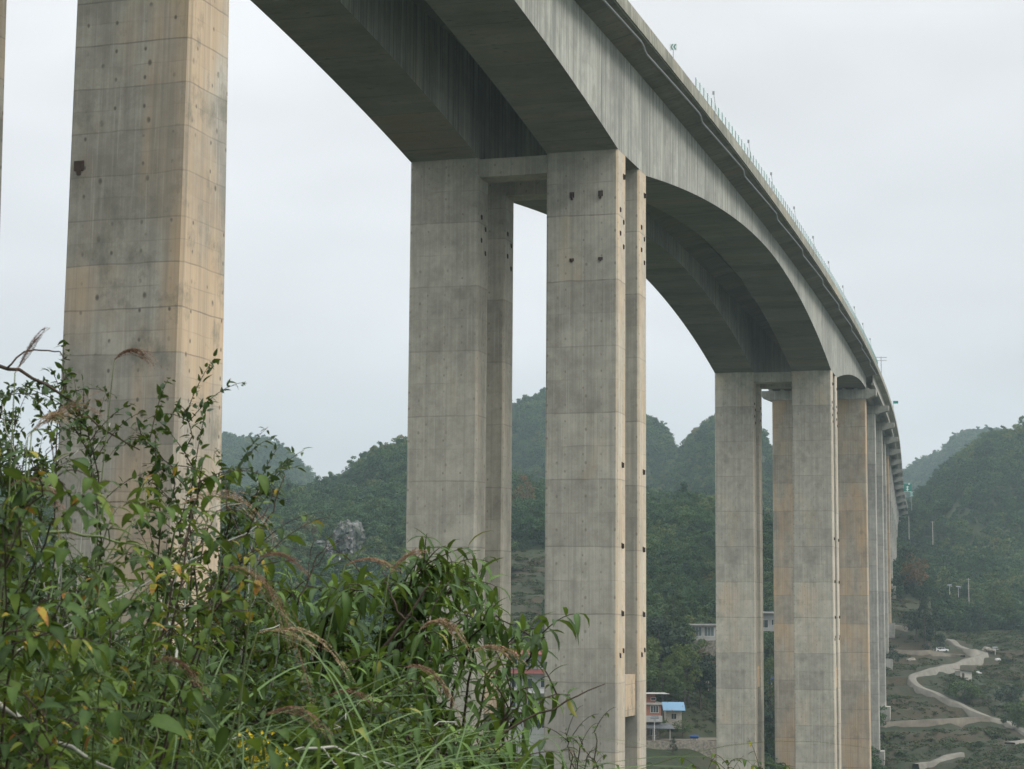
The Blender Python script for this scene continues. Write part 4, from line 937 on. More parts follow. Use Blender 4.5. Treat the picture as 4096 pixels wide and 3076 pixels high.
q = hit(1372, 2235, y0=560)
def rock_face(px, py, w_, h_, label, seed):
    q = hit(px, py, y0=560); r = np.random.default_rng(seed); nu, nv = 15, 19; vs = []; 
    for j in range(nv):
        for i in range(nu):
            u = i/(nu-1)*2-1; v = j/(nv-1); ed = (1-abs(u)**3)*(1-(2*v-1)**6)
            vs.append((u*w_/2*(1+.3*math.sin(v*7+seed))+r.normal()*.25, -5.5-3*ed+r.normal()*.55+2.5*v, v*h_-1+r.normal()*.3))
    for j in range(nv):
        for i in range(nu): x_, y_, z_ = vs[j*nu+i]; vs.append((x_*.8, y_+9, z_))
    o_ = nu*nv; fs = [(j*nu+i, j*nu+i+1, (j+1)*nu+i+1, (j+1)*nu+i) for j in range(nv-1) for i in range(nu-1)]+[(o_+(j+1)*nu+i, o_+(j+1)*nu+i+1, o_+j*nu+i+1, o_+j*nu+i) for j in range(nv-1) for i in range(nu-1)]
    for j in range(nv-1): fs += [(j*nu, (j+1)*nu, o_+(j+1)*nu, o_+j*nu), ((j+1)*nu+nu-1, j*nu+nu-1, o_+j*nu+nu-1, o_+(j+1)*nu+nu-1)]
    for i in range(nu-1): fs += [((nv-1)*nu+i, (nv-1)*nu+i+1, o_+(nv-1)*nu+i+1, o_+(nv-1)*nu+i)]
    t = NT('limestone'); p_ = t.n('ShaderNodeTexCoord').outputs['Object']; f = t.math('ADD', t.math('MULTIPLY', t.noise(t.map(p_, (.5, .5, .16)), 1, 5, .7), .7), t.math('MULTIPLY', t.noise(p_, 1.2, 4, .7), .3))
    m = t.done(t.ramp(f, [(.40, (.02, .032, .016)), (.50, (.06, .07, .055)), (.56, (.14, .14, .135)), (.68, (.27, .27, .265))]), .95, f, .8, .5)
    mb = MB(); mb.add(vs, fs); o = mb.build('rock_face', m); o.location = q; tag(o, label, 'cliff', 'limestone cliffs showing through the woodland')
rock_face(1400, 2262, 6.5, 13, 'taller pale limestone cliff on the wooded hill left of the second pier', 3)
rock_face(1322, 2275, 7, 8, 'lower grey limestone cliff just left of the taller one', 8)
# ------------------------------------------------------------------ things on the deck edge
M_FPOST = plain('green_fence_posts', (.07, .21, .165), .5, .2)
def fence_panel_mat():
    t = NT('pale_green_mesh'); t.done((.45, .58, .55), .5)
    tr = t.n('ShaderNodeBsdfTransparent'); ms = t.n('ShaderNodeMixShader'); ms.inputs[0].default_value = .30
    t.t.links.new(tr.outputs[0], ms.inputs[1]); t.t.links.new(t.b.outputs[0], ms.inputs[2]); t.t.links.new(ms.outputs[0], t.o.inputs[0]); return t.m
M_PANEL = fence_panel_mat()
def edge(s, u, dz): return W(s, HW+u, zroot(s)+ZC+dz)
f0 = edge(16.3, UC-.15, 0); fence = empty('debris_fence', f0, 'low pale green mesh fence on thin posts along the right parapet of the bridge', 'fence')
pm_ = MB(); pm_.box(-.035, .035, -.035, .035, 0, 1.12); pme = pm_.mesh('post', M_FPOST)
ss_ = [16.3+2.0*i for i in range(115)]
for i, s in enumerate(ss_[:99]):
    o = link('post', pme, fence); o.location = edge(s, UC-.15, .003)-f0; o.rotation_euler.z = -P(s)[2]
mb = MB()
for s in ss_[99:]:
    q = edge(s, UC-.15, .003)-f0; mb.box(q.x-.035, q.x+.035, q.y-.035, q.y+.035, q.z, q.z+1.12)
tag(mb.build('far_posts', M_FPOST, fence), kind='stuff')
mb = MB()
for a, b in zip(ss_[:-1], ss_[1:]):
    a_, b_ = edge(a+.06, UC-.15, .10)-f0, edge(b-.06, UC-.15, .10)-f0; h = Vector((0, 0, .96)); n_ = Vector((0.02, 0, 0))
    mb.add([a_, b_, b_+h, a_+h], [(0, 1, 2, 3)])
mb.build('mesh_panel', M_PANEL, fence)
for i, s in enumerate([24.7, 46, 62.9, 83.6, 104.5, 125.2, 148.5, 171.6, 192.4, 214]):
    q = edge(s, UC-.02, -.9)
    t = empty('marker_post', q, ['nearest', 'second', 'third', 'fourth', 'fifth', 'sixth', 'seventh', 'eighth', 'ninth', 'farthest'][i]+' of the thin marker posts leaning out over the mesh fence', 'post', 'marker posts on the bridge edge', -P(s)[2])
    mb = MB(); mb.tube([(.06, 0, 0), (.22, 0, 1.2), (.05, 0, 2.5)], .035, 6); mb.build('bracket_arm', M_GALV, t)
    mb = MB(); mb.box(-.10, .12, -.05, .05, 2.5, 2.85); mb.build('head', M_GALV, t)
    mb = MB(); mb.tube([(.06, 0, .25), (.5, 0, .3), (.22, 0, 1.2)], .022, 5); mb.build('stay', M_GALV, t)
# chevron sign above the parapet
M_SIGN = plain('green_sign', (.015, .20, .15), .4, 0, .05); M_SIGNW = plain('white_sign_marks', (.75, .78, .76), .4, 0, .03)
def face_dir(o): 
    d = -Vector((o.location.x, o.location.y, 0)); o.rotation_euler.z = math.atan2(d.x, -d.y)
s_ = 6.5; q = edge(s_, UC-.3, 0)
t = empty('chevron_sign', q, 'small green sign with white chevrons on a thin post above the parapet', 'sign'); face_dir(t); t.rotation_euler.z = math.radians(-12)
mb = MB(); mb.tube([(0, 0, 0), (0, 0, 1.15)], .035, 6); mb.build('post', M_GALV, t)
mb = MB(); mb.box(-.34, .34, -.02, .02, 1.1, 1.72); mb.build('plate', M_SIGNW, t)
mb = MB()
for x0 in (-.26, .02):
    for sg in (-1, 1): mb.add([(x0, -.026, 1.41), (x0+.10, -.026, 1.41), (x0+.26, -.026, 1.41+.25*sg), (x0+.14, -.026, 1.41+.25*sg)], [(0, 1, 2, 3) if sg > 0 else (3, 2, 1, 0)])
mb.build('chevrons', M_SIGN, t)
# green direction signs at the far end of the deck
def board(px, py, Y, w_, h_, label, arrows=True, ph=6):
    q = unproj(px, py, Y); t = empty('road_sign', q-Vector((0, 0, ph)), label, 'sign', 'green road signs at the far end of the bridge'); t.rotation_euler.z = -.15
    mb = MB(); mb.box(-w_/2, w_/2, -.05, .05, ph-h_/2, ph+h_/2); mb.build('plate', M_SIGN, t)
    mb = MB(); mb.box(-w_/2+.05, w_/2-.05, -.056, -.052, ph+h_/2-.16, ph+h_/2-.06); mb.box(-w_/2+.05, w_/2-.05, -.056, -.052, ph-h_/2+.06, ph-h_/2+.16)
    if arrows:
        for z in (ph-h_*.05, ph-h_*.32):
            mb.box(-w_*.12, w_*.02, -.058, -.053, z-.35, z+.15)
            mb.add([(-w_*.26, -.058, z+.15), (w_*.16, -.058, z+.15), (-w_*.02, -.058, z+.75)], [(0, 1, 2)])
        mb.add([(.2, -.058, ph+h_*.30), (.9, -.058, ph+h_*.30), (.9, -.058, ph+h_*.42), (.2, -.058, ph+h_*.42)], [(0, 1, 2, 3)])
    else:
        for z in (.25, 0, -.25): mb.box(-w_*.3, w_*.3, -.058, -.053, ph+z*h_-.1, ph+z*h_+.1)
    mb.build('markings', M_SIGNW, t)
    for x in ((-w_*.3, w_*.3) if arrows else (0,)): m2 = MB(); m2.tube([(x, .12, 0 if arrows else -2.5), (x, .12, ph+h_*.4)], .1, 6); m2.build('post', M_GALV, t)
board(3631, 1949, 800, 3.0, 3.6, 'larger green direction sign with two white arrows at the far end of the bridge')
board(3646, 1976, 790, 1.5, 1.9, 'smaller green sign on a single post just right of the arrow sign', False, 4)
q = unproj(3583, 1650, 520); t = empty('traffic_sign', W(346, HW+UC-.2, zroot(346)+ZC-.1), 'tiny green sign jutting out from the far deck edge', 'sign')
mb = MB(); mb.tube([(0, 0, 0), (0, 0, 2.6)], .07, 6); mb.build('post', M_GALV, t); mb = MB(); mb.box(0, 1.3, -.04, .04, 2.0, 2.7); mb.build('plate', M_SIGN, t)
t = empty('gantry', W(262, HW+UC-.2, zroot(262)+ZC-.1), 'pale steel bracket gantry sticking out over the deck edge where the arches end', 'gantry'); mb = MB()
mb.tube([(0, 0, 0), (0, 0, 4.2)], .09, 6); mb.build('post', M_GALV, t); mb = MB(); mb.box(-1.6, 1.2, -.05, .05, 4.0, 4.12); mb.box(-1.6, 1.2, -.05, .05, 3.3, 3.4); mb.build('arm', M_GALV, t)
# ------------------------------------------------------------------ foreground plants
def nrmz(a): return a/np.maximum(np.linalg.norm(a, axis=-1, keepdims=True), 1e-9)
LANCE = (np.array([0, .15, .38, .65, .88, 1.0]), np.array([.10, .72, 1.0, .78, .32, 0.02]))
OVATE = (np.array([0, .10, .32, .60, .85, 1.0]), np.array([.10, .80, 1.0, .78, .34, 0.02]))
BLADE = (np.array([0, .2, .42, .62, .82, 1.0]), np.array([.75, 1.0, .95, .75, .42, 0.02]))
def leaves(pos, d, up, L, Wd, tint, shape=LANCE, bend=.8, fold=.25, rng=None):
    """(n) curved, folded leaves with a midrib; returns vertices, quads and attributes"""
    n = len(pos); t, w_ = shape; K = len(t)
    d = nrmz(d); side = nrmz(np.cross(d, up)); nrm = np.cross(side, d)
    L = np.broadcast_to(L, n); Wd = np.broadcast_to(Wd, n); bend = np.broadcast_to(bend, n)
    V = np.empty((n, K, 3, 3)); twist = rng.uniform(-.5, .5, n)
    for k in range(K):
        th = bend*t[k]            # the blade turns downwards along its length
        c = pos+(d*(np.sin(th)/np.maximum(bend, .05)*1.0)[:, None]-nrm*((1-np.cos(th))/np.maximum(bend, .05))[:, None])*L[:, None]
        ta = twist*t[k]; sd = side*np.cos(ta)[:, None]+nrm*np.sin(ta)[:, None]
        nn = nrm*np.cos(th)[:, None]+d*np.sin(th)[:, None]
        wv = (Wd*.5*w_[k])[:, None]
        V[:, k, 1] = c; V[:, k, 0] = c-sd*wv+nn*wv*fold; V[:, k, 2] = c+sd*wv+nn*wv*fold
    idx = np.arange(n*K*3).reshape(n, K, 3)
    q1 = np.stack([idx[:, :-1, 0], idx[:, :-1, 1], idx[:, 1:, 1], idx[:, 1:, 0]], -1).reshape(-1, 4)
    q2 = np.stack([idx[:, :-1, 1], idx[:, :-1, 2], idx[:, 1:, 2], idx[:, 1:, 1]], -1).reshape(-1, 4)
    tt = np.repeat(tint, K*3); rib = np.tile(np.array([0, 1, 0]), n*K); return V.reshape(-1, 3), np.concatenate([q1, q2]), tt, rib
class Leafy:
    def __init__(s): s.V = []; s.Q = []; s.T = []; s.R = []; s.n = 0
    def add(s, r):
        V, Q, T, R = r; s.V.append(V); s.Q.append(Q+s.n); s.T.append(T); s.R.append(R); s.n += len(V)
    def build(s, name, mat, parent, org):
        if not s.n: return None
        V = np.concatenate(s.V)-np.array(org); me = np_mesh(name, V, np.concatenate(s.Q), mat, {'tint': ('FLOAT', np.clip(np.concatenate(s.T), 0, 1)), 'rib': ('FLOAT', np.concatenate(s.R))})
        return link(name, me, parent)
def curve(p0, p1, p2, n=12):
    t = np.linspace(0, 1, n)[:, None]; return (1-t)**2*p0+2*t*(1-t)*p1+t*t*p2
G_BUD = foliage('butterfly_bush_leaves', [(0, (.008, .030, .008)), (.35, (.020, .062, .012)), (.7, (.060, .130, .020)), (.92, (.13, .22, .03)), (1, (.20, .19, .03))], .55, .3, rib=.25, spec=.25, blotch=.25)
G_OVA = foliage('ovate_leaves', [(0, (.009, .030, .009)), (.35, (.026, .068, .013)), (.7, (.090, .155, .020)), (.86, (.15, .18, .025)), (.94, (.38, .27, .03)), (1, (.28, .09, .025))], .58, .35, rib=.2, spec=.22, blotch=.45)
G_SML = foliage('small_leaves', [(0, (.008, .026, .008)), (.6, (.030, .068, .016)), (.93, (.11, .15, .025)), (1, (.28, .20, .03))], .55, .25, spec=.25, blotch=.3)
G_GRS = foliage('grass_blades', [(0, (.018, .055, .015)), (.5, (.055, .125, .028)), (.8, (.12, .20, .06)), (.93, (.25, .27, .11)), (1, (.32, .22, .10))], .5, .3, rib=.5)
G_PLM = foliage('plume_hairs', [(0, (.13, .062, .050)), (.5, (.34, .21, .145)), (1, (.54, .43, .27))], .8, .15)
M_STEM = plain('dark_twigs', (.045, .032, .022), .85, 0, .3, 20); M_STEMP = plain('pale_dead_stems', (.32, .32, .28), .8, 0, .3, 15); M_STEMG = plain('green_canes', (.10, .13, .05), .7, 0, .3, 12)
def root_for(px, Y):
    p = unproj(px, 3000, Y); return np.array([p.x, p.y, gz(p.x, p.y)-.05])
def shrub(name, cat, label, group, rootpx, Y, tips, kind, seed, stem=M_STEM, r=.008, mat=None, depth=.8, lp=1.0):
    "tips: list of (px, py) the branches reach, spread over +-depth metres in distance"
    rng = np.random.default_rng(seed); root = root_for(rootpx, Y); t = empty(name, root, label, cat, group)
    lf = Leafy(); mb = MB()
    for (px, py) in tips:
        Yt = Y+rng.uniform(-depth, depth); tip = np.array(unproj(px, py+{'lance': 60, 'ovate': 110, 'small': 95 if px > 240 else 50}[kind], Yt)); r0 = root+np.array([rng.uniform(-.15, .15), rng.uniform(-.1, .1), 0])
        H = tip[2]-r0[2]; ctrl = r0*.45+tip*.55; ctrl[2] = r0[2]+H*rng.uniform(.85, 1.15)+.05; ctrl[:2] = r0[:2]+(tip[:2]-r0[:2])*rng.uniform(.15, .5)
        c = curve(r0, ctrl, tip, 14); c[2:-1] += rng.normal(size=(11, 3))*.008
        mb.tube([tuple(p-root) for p in c], r, 5, 0, r*.3)
        seg = np.linalg.norm(np.diff(c, axis=0), axis=1); al = np.concatenate([[0], np.cumsum(seg)]); Ltot = al[-1]
        def leafpoints(poly, al_, start, step):
            s_ = np.arange(start, al_[-1], step); p = np.stack([np.interp(s_, al_, poly[:, k]) for k in range(3)], 1)
            p2 = np.stack([np.interp(s_+.02, al_, poly[:, k]) for k in range(3)], 1); p1 = np.stack([np.interp(s_-.02, al_, poly[:, k]) for k in range(3)], 1)
            return p, nrmz(p2-p1)
        def dress(poly, al_, start, first=False):
            if kind == 'lance':
                p, tg = leafpoints(poly, al_, start, .046)
                m = len(p)
                if m == 0: return
                for sg in (-1, 1):
                    k = np.arange(m); a = k*1.57+rng.uniform(-.4, .4, m)+(0 if sg > 0 else math.pi)
                    h = nrmz(np.cross(tg, np.array([0, 0, 1.])+rng.normal(size=(m, 3))*.05)); v = np.cross(h, tg)
                    out_ = h*np.cos(a)[:, None]+v*np.sin(a)[:, None]
                    d = nrmz(out_*.9+tg*.55+np.array([0, 0, -.15])); L = rng.uniform(.085, .145, m)*lp*np.clip(1.15-.5*(k/(m+1.))**3, .5, 1)
                    lf.add(leaves(p, d, np.array([0, 0, 1.])+rng.normal(size=(m, 3))*.15, L, L*rng.uniform(.17, .24, m), np.clip(rng.beta(2, 2.5, m)+.4*(k/(m+1.))**3, 0, 1), LANCE, rng.uniform(.7, 1.9, m), .3, rng))
            elif kind == 'ovate':
                p, tg = leafpoints(poly, al_, start, .07); m = len(p)
                if m == 0: return
                for sg in (-1, 1):
                    h = nrmz(np.cross(tg, np.array([0, 0, 1.]))); d = nrmz(h*sg*.8+tg*.5+np.array([0, 0, -.35])+rng.normal(size=(m, 3))*.22); L = rng.uniform(.030, .068, m)*lp
                    tn = rng.beta(2, 2.1, m)*.86; yl = rng.random(m) < .13; tn = np.where(yl, rng.uniform(.82, 1, m), tn); L = np.where(yl, L*.7, L)
                    lf.add(leaves(p, d, np.array([0, 0, 1.])+rng.normal(size=(m, 3))*.25, L, L*rng.uniform(.34, .50, m), tn, OVATE, rng.uniform(.5, 1.5, m), .22, rng))
            else:
                p, tg = leafpoints(poly, al_, start, .022); m = len(p)
                if m == 0: return
                for q in range(2):
                    d = nrmz(rng.normal(size=(m, 3))+tg*.8); L = rng.uniform(.014, .036, m)*lp
                    lf.add(leaves(p+rng.normal(size=(m, 3))*.006, d, np.array([0, 0, 1.])+rng.normal(size=(m, 3))*.4, L, L*rng.uniform(.38, .55, m), rng.beta(2, 3, m), OVATE, .5, .2, rng))
        cover = {'lance': .52, 'ovate': .6, 'small': .8}[kind]
        dress(c, al, max(0.05, Ltot-cover))
        nt_ = {'lance': 4, 'ovate': 4, 'small': 8}[kind]
        for q in range(nt_):
            f = 1-(rng.uniform(.04, .95)**1.2)*min(.85, cover/Ltot*1.1); i = f*13; b0 = c[int(i)]; tg = nrmz(c[min(13, int(i)+1)]-c[max(0, int(i)-1)])
            d = nrmz(tg*.6+rng.normal(size=3)*np.array([.75, .75, .4])+np.array([0, 0, .25])); ln = {'lance': .22, 'ovate': .20, 'small': .25}[kind]*rng.uniform(.5, 1.2)
            e = b0+d*ln; e[2] -= ln*rng.uniform(0, .25); cc_ = curve(b0, b0+d*ln*.5+np.array([0, 0, .04]), e, 7)
            mb.tube([tuple(p-root) for p in cc_], r*.42, 4, 0, r*.15)
            sg2 = np.linalg.norm(np.diff(cc_, axis=0), axis=1); dress(cc_, np.concatenate([[0], np.cumsum(sg2)]), .03)
    if kind == 'small':      # long dead shoots among the green ones
        m2 = MB()
        for q in range(5):
            tx, ty = tips[rng.integers(len(tips))]; e = np.array(unproj(tx+rng.uniform(-260, 260), ty+rng.uniform(40, 260), Y+rng.uniform(-.9, .2))); cc_ = curve(root, root*.3+e*.7+np.array([rng.uniform(-.3, .3), 0, .25]), e, 12); cc_[1:-1] += rng.normal(size=(10, 3))*.010
            m2.tube([tuple(p-root) for p in cc_], .0032, 4, 0, .0015)
        m2.build('dead_stems', M_STEMP, t, True)
    mb.build('stems', stem, t, True); lf.build('leaves', mat or {'lance': G_BUD, 'ovate': G_OVA, 'small': G_SML}[kind], t, root)
    return t
def spread(cx, cy, sx, sy, n, seed):
    r = np.random.default_rng(seed); return [(cx+r.uniform(-sx, sx), cy+r.uniform(-sy, sy)) for _ in range(n)]
GB = 'butterfly bushes on the near bank'
BUD = [  # label, root px, distance, explicit tips, filler (cx, cy, sx, sy, n)
 ('tallest butterfly bush, its drooping leaf tufts before the left column of the second pier', 1500, 8.2, [(1650, 2230), (1735, 2205), (1700, 2230), (1640, 2300), (1770, 2260), (1850, 2225), (1900, 2300), (1800, 2330), (1690, 2350)], (1700, 2540, 150, 100, 6)),
 ('butterfly bush just left of the tallest one with upright leaf tufts', 1330, 8.0, [(1455, 2260), (1400, 2330), (1500, 2330), (1300, 2395), (1365, 2420), (1230, 2440)], (1380, 2600, 160, 80, 6)),
 ('butterfly bush with fresh green tips reaching over the white house', 1830, 8.4, [(1980, 2460), (2050, 2440), (2120, 2470), (2180, 2490)], (1760, 2690, 80, 60, 1)),
 ('long low butterfly bush branch pointing right across the third column', 1800, 7.6, [(2280, 2720), (2130, 2690)], (1780, 2830, 80, 50, 1)),
 ('dense butterfly bush in the bottom middle of the bank', 1650, 7.0, [], (1600, 2870, 200, 100, 8)),
 ('lower butterfly bush with long shaded leaves left of the bottom middle', 1250, 7.4, [], (1400, 2790, 220, 100, 9)),
 ('butterfly bush at the bottom edge under the long right hand branch', 1950, 6.8, [(2060, 2900)], (1780, 3010, 150, 50, 5)),
 ('leafy butterfly bush behind the broad leaved shrub and left of the pier foot', 980, 8.6, [(1180, 2330), (1130, 2280), (1090, 2380)], (1090, 2560, 130, 100, 6)),
 ('butterfly bush along the lower frame edge near the yellow flowers', 1350, 6.2, [], (1450, 2980, 260, 70, 12)),
]
for i, (lb, rp_, Y, tips, fl) in enumerate(BUD): shrub('butterfly_bush', 'bush', lb, GB, rp_, Y, tips+spread(*fl, 100+i), 'lance', 200+i, lp=1.05)
GO = 'broad leaved shrubs at the left of the bank'
OV = [
 ('broad leaved shrub arching right past the first pier with dark pointed leaves', 420, 4.9, [(1180, 2130), (1100, 2040), (1040, 2060), (950, 1960), (860, 1840), (1120, 2120), (1000, 2150)], (900, 2400, 180, 70, 2), 4.9),
 ('broad leaved shrub with yellowing leaves in front of the first pier', 120, 4.6, [(700, 1960), (600, 2060), (480, 2000), (760, 2160)], (520, 2520, 240, 100, 3), 4.6),
 ('broad leaved shrub at the left frame edge with orange leaves', -250, 4.2, [(40, 1960), (180, 1850), (260, 1830), (110, 2010), (330, 1950), (60, 2130)], (150, 2430, 200, 130, 5), 4.2),
 ('low broad leaved shrub with hanging dark leaves lower left', 420, 4.4, [], (480, 2650, 260, 130, 6), 4.4),
 ('shaded broad leaved shrub in the bottom left corner', 150, 4.0, [], (240, 2880, 300, 140, 8), 4.0),
 ('broad leaved shrub near the bottom centre left with oval leaves', 700, 5.2, [], (800, 2870, 260, 130, 7), 5.2),
]
for i, (lb, rp_, Y, tips, fl, _) in enumerate(OV): shrub('broadleaf_shrub', 'shrub', lb, GO, rp_, Y, tips+spread(*fl, 300+i), 'ovate', 400+i, stem=M_STEMG if i % 2 else M_STEM, r=.004, depth=.45)
GS = 'twiggy small leaved shrubs behind the first row'
SM = [
 ('small leaved bramble against the sky at the far left', 60, 7.4, [(20, 1540), (60, 1640), (10, 1720), (120, 1760), (180, 1800), (60, 1850), (150, 1900), (10, 1900), (220, 1940)], None),
 ('long arching thorny shoot crossing from the left edge to the first pier', 330, 7.0, [(260, 1440), (330, 1560), (200, 1680)], None),
 ('wiry small leaved shrub silhouetted on the lower part of the first pier', 620, 6.8, [(735, 1560), (640, 1740), (540, 1680), (820, 1830)], (420, 2200, 200, 110, 2)),
 ('small leaved shrub right of the first pier with thin shoots over the far hill', 900, 7.4, [(960, 1790), (1010, 1960), (960, 2050), (1120, 1900)], (900, 2430, 120, 120, 6)),
 ('tangle of small leaves filling the bank between the grass and the first pier', 500, 7.2, [], (120, 2300, 200, 170, 10)),
 ('dense small leaved thicket low on the left bank', 350, 6.6, [], (420, 2660, 420, 150, 18)),
 ('small leaved thicket across the bottom left of the bank', 800, 6.0, [], (800, 2850, 420, 170, 18)),
 ('small leaved thicket behind the grass at the bottom middle', 1400, 6.4, [], (1350, 2880, 300, 140, 14)),
]
for i, (lb, rp_, Y, tips, fl) in enumerate(SM): shrub('bramble', 'shrub', lb, GS, rp_, Y, tips+(spread(*fl, 500+i) if fl else []), 'small', 600+i, r=.0045, depth=.7, lp=1.15)
# poplar saplings low on the right
GP = 'young poplars at the lower edge'
for i, (lb, rp_, Y, tips) in enumerate([
 ('slender young poplar in front of the left column of the third pier', 2925, 11.5, [(2930, 2935), (2895, 2975), (2950, 2990), (2880, 3040), (3000, 3030), (2840, 3050), (2915, 3010), (2960, 3060)]),
 ('young poplar at the very bottom between the second and third piers', 2790, 11.0, [(2805, 3020), (2750, 3050), (2700, 3045), (2660, 3060)]),
 ('young poplar low in front of the gap right of the third pier', 3080, 11.5, [(3040, 2985), (3100, 3010), (3010, 3040), (3140, 3050), (3060, 3050)]),
 ('thin yellowing sapling at the foot of the second pier beside the bushes', 2330, 8.5, [(2370, 2800), (2330, 2850), (2260, 2820), (2380, 2930), (2310, 2960), (2390, 3000), (2450, 3040), (2240, 2900), (2340, 3030)]),
]): shrub('sapling', 'sapling', lb, GP, rp_, Y, tips, 'ovate', 700+i, r=.005, depth=.3, lp=.95 if i < 3 else .5)
# silver grass: flowering stalks with drooping plumes
def plume_stalk(label, base, mid, tip, Y, seed, tone=.5, fan=1.0, rootdx=-250):
    rng = np.random.default_rng(seed); b, m, e = (np.array(unproj(*p, Y)) for p in (base, mid, tip)); root = root_for(base[0]+rootdx, Y+.1)
    t = empty('silver_grass_stalk', root, label, 'grass stalk', 'silver grass flower stalks')
    c = curve(root, root*.35+b*.65+np.array([0, 0, .12]), b, 16)
    mb = MB(); mb.tube([tuple(p-root) for p in c], .0028, 5, 0, .0015); mb.build('stem', M_STEMG, t, True)
    lf = Leafy(); axis = curve(b, m, e, 12); tg = nrmz(np.gradient(axis, axis=0)); L0 = np.linalg.norm(e-b)
    view = nrmz(b); nb = int(15*max(.8, fan))
    for k in range(nb):
        f = k/nb*.45; i = f*11; p0 = axis[int(i)]; ln = L0*rng.uniform(.65, 1.05)
        d = nrmz(tg[int(i)]+rng.normal(size=3)*.10*fan); dn = np.array([0, 0, -1.])
        p1 = p0+d*ln*.5+rng.normal(size=3)*ln*.04; p2 = p0+(e-b)*(ln/L0)*.92+dn*ln*(k/nb)*.85*fan+rng.normal(size=3)*ln*.04
        br = curve(p0, p1, p2, 9); s_ = np.linspace(0, 1, 46); pts = np.stack([np.interp(s_, np.linspace(0, 1, 9), br[:, j]) for j in range(3)], 1); dd = nrmz(np.gradient(pts, axis=0))
        n_ = len(pts)
        lf.add(leaves(pts[:-1:5], pts[5::5]-pts[:-5:5], np.array([0, 0, 1.])+rng.normal(size=(9, 3))*.3, np.linalg.norm(pts[5]-pts[0])*1.1, .0015*Y/6, np.full(9, tone*.8), BLADE, .05, 0, rng))
        dr = nrmz(dd+rng.normal(size=(n_, 3))*.22+np.array([0, 0, -.1]))
        lf.add(leaves(pts, dr, rng.normal(size=(n_, 3)), rng.uniform(.005, .009, n_)*Y/6, .0017*Y/6, np.clip(rng.normal(tone, .16, n_), 0, 1), LANCE, .1, 0, rng))
    lf.build('plume', G_PLM, t, root)
    return t
PLM = [
 ('blurred dark narrow plume standing against the sky at the far left', (60, 1490), (110, 1400), (170, 1300), 4.6, .15, .35, -80),
 ('reddish plume drooping to the right across the face of the first pier', (457, 1440), (520, 1370), (604, 1392), 6.4, .22, 1.1, -180),
 ('large blurred brown plume leaning right at the left edge of the first pier', (126, 1730), (250, 1620), (420, 1530), 4.3, .35, .8, -120),
 ('pale sandy plume just below the large brown plume', (110, 1750), (190, 1630), (260, 1620), 5.5, .85, .9, -90),
 ('golden arching plume drooping right of the first pier over the distant hill', (720, 2020), (930, 1900), (1060, 2010), 6.2, .62, 1.0, -200),
 ('long hanging plume with separate reddish strands below the first pier', (880, 2265), (1120, 2250), (1215, 2560), 5.4, .3, 1.3, -200),
 ('bright straw coloured plume pointing right in the middle of the bank', (1030, 2530), (1230, 2480), (1335, 2570), 5.6, .85, .8, -300),
 ('slim tan plume pointing right in front of the wooded hill', (1380, 2262), (1470, 2215), (1560, 2240), 7.8, .5, .6, -250),
 ('tan plume rising steeply beside the tallest butterfly bush', (1556, 2296), (1610, 2220), (1690, 2170), 7.8, .5, .6, -150),
 ('soft brown plume lying over the middle of the tallest butterfly bush', (1682, 2515), (1760, 2440), (1855, 2500), 6.6, .55, 1.2, -250),
 ('tan plume between the two columns of the second pier', (1890, 2602), (1970, 2560), (2065, 2600), 7.2, .6, .7, -300),
 ('brown plume drooping among long leaves left of the white house', (1620, 2668), (1710, 2640), (1800, 2750), 6.6, .4, 1.0, -250),
 ('dark reddish plume low in the middle of the bank', (1305, 2785), (1400, 2740), (1480, 2760), 6.4, .2, .7, -250),
 ('dark plume arching over the hill foot above the golden leaves', (1025, 2235), (1110, 2190), (1200, 2225), 6.6, .3, .9, -150),
 ('reddish drooping plume at the left edge below the bramble', (40, 1940), (150, 1860), (260, 2000), 5.0, .25, 1.2, -120),
 ('dark plume lying across the lower left of the first pier', (610, 2650), (700, 2610), (800, 2680), 5.2, .22, 1.0, -200),
 ('olive plume near the yellow flowers at the bottom', (1060, 2860), (1180, 2800), (1290, 2830), 6.0, .35, 1.0, -200),
]
for i, (lb, b, m, e, Y, tone, fan, rd) in enumerate(PLM): plume_stalk(lb, b, m, e, (min(Y, 4.5) if b[0] < 1100 and i not in (1, 4) else min(Y, 5.8)), 800+i, tone, fan, rd)
# tussocks of long blades
def tussock(label, px, Y, n, seed, hmin=.7, hmax=1.4, name='grass_tussock', lean=.5):
    rng = np.random.default_rng(seed); root = root_for(px, Y); t = empty(name, root, label, 'grass', 'silver grass tussocks'); lf = Leafy()
    pos = root+np.stack([rng.normal(0, .22, n), rng.normal(0, .2, n), np.zeros(n)], 1)
    ang = rng.uniform(0, 6.28, n); L = 0; n = int(n*1.7); d = 0
    pos = root+np.stack([rng.normal(0, .3, n), rng.normal(0, .25, n), np.zeros(n)], 1); ang = rng.uniform(0, 6.28, n); d = np.stack([np.cos(ang)*lean+.25, np.sin(ang)*lean*.7, np.ones(n)], 1)
    L = rng.uniform(hmin+.25, hmax+.4, n)*1.2
    up = np.stack([-np.cos(ang), -np.sin(ang), np.full(n, .4)], 1)
    fine = (np.linspace(0, 1, 14), np.interp(np.linspace(0, 1, 14), BLADE[0], BLADE[1]))
    lf.add(leaves(pos, d, up, L, rng.uniform(.005, .011, n), rng.beta(2, 3.2, n)*.9, fine, rng.uniform(1.3, 2.9, n), .3, rng))
    lf.build('blades', G_GRS, t, root); return t
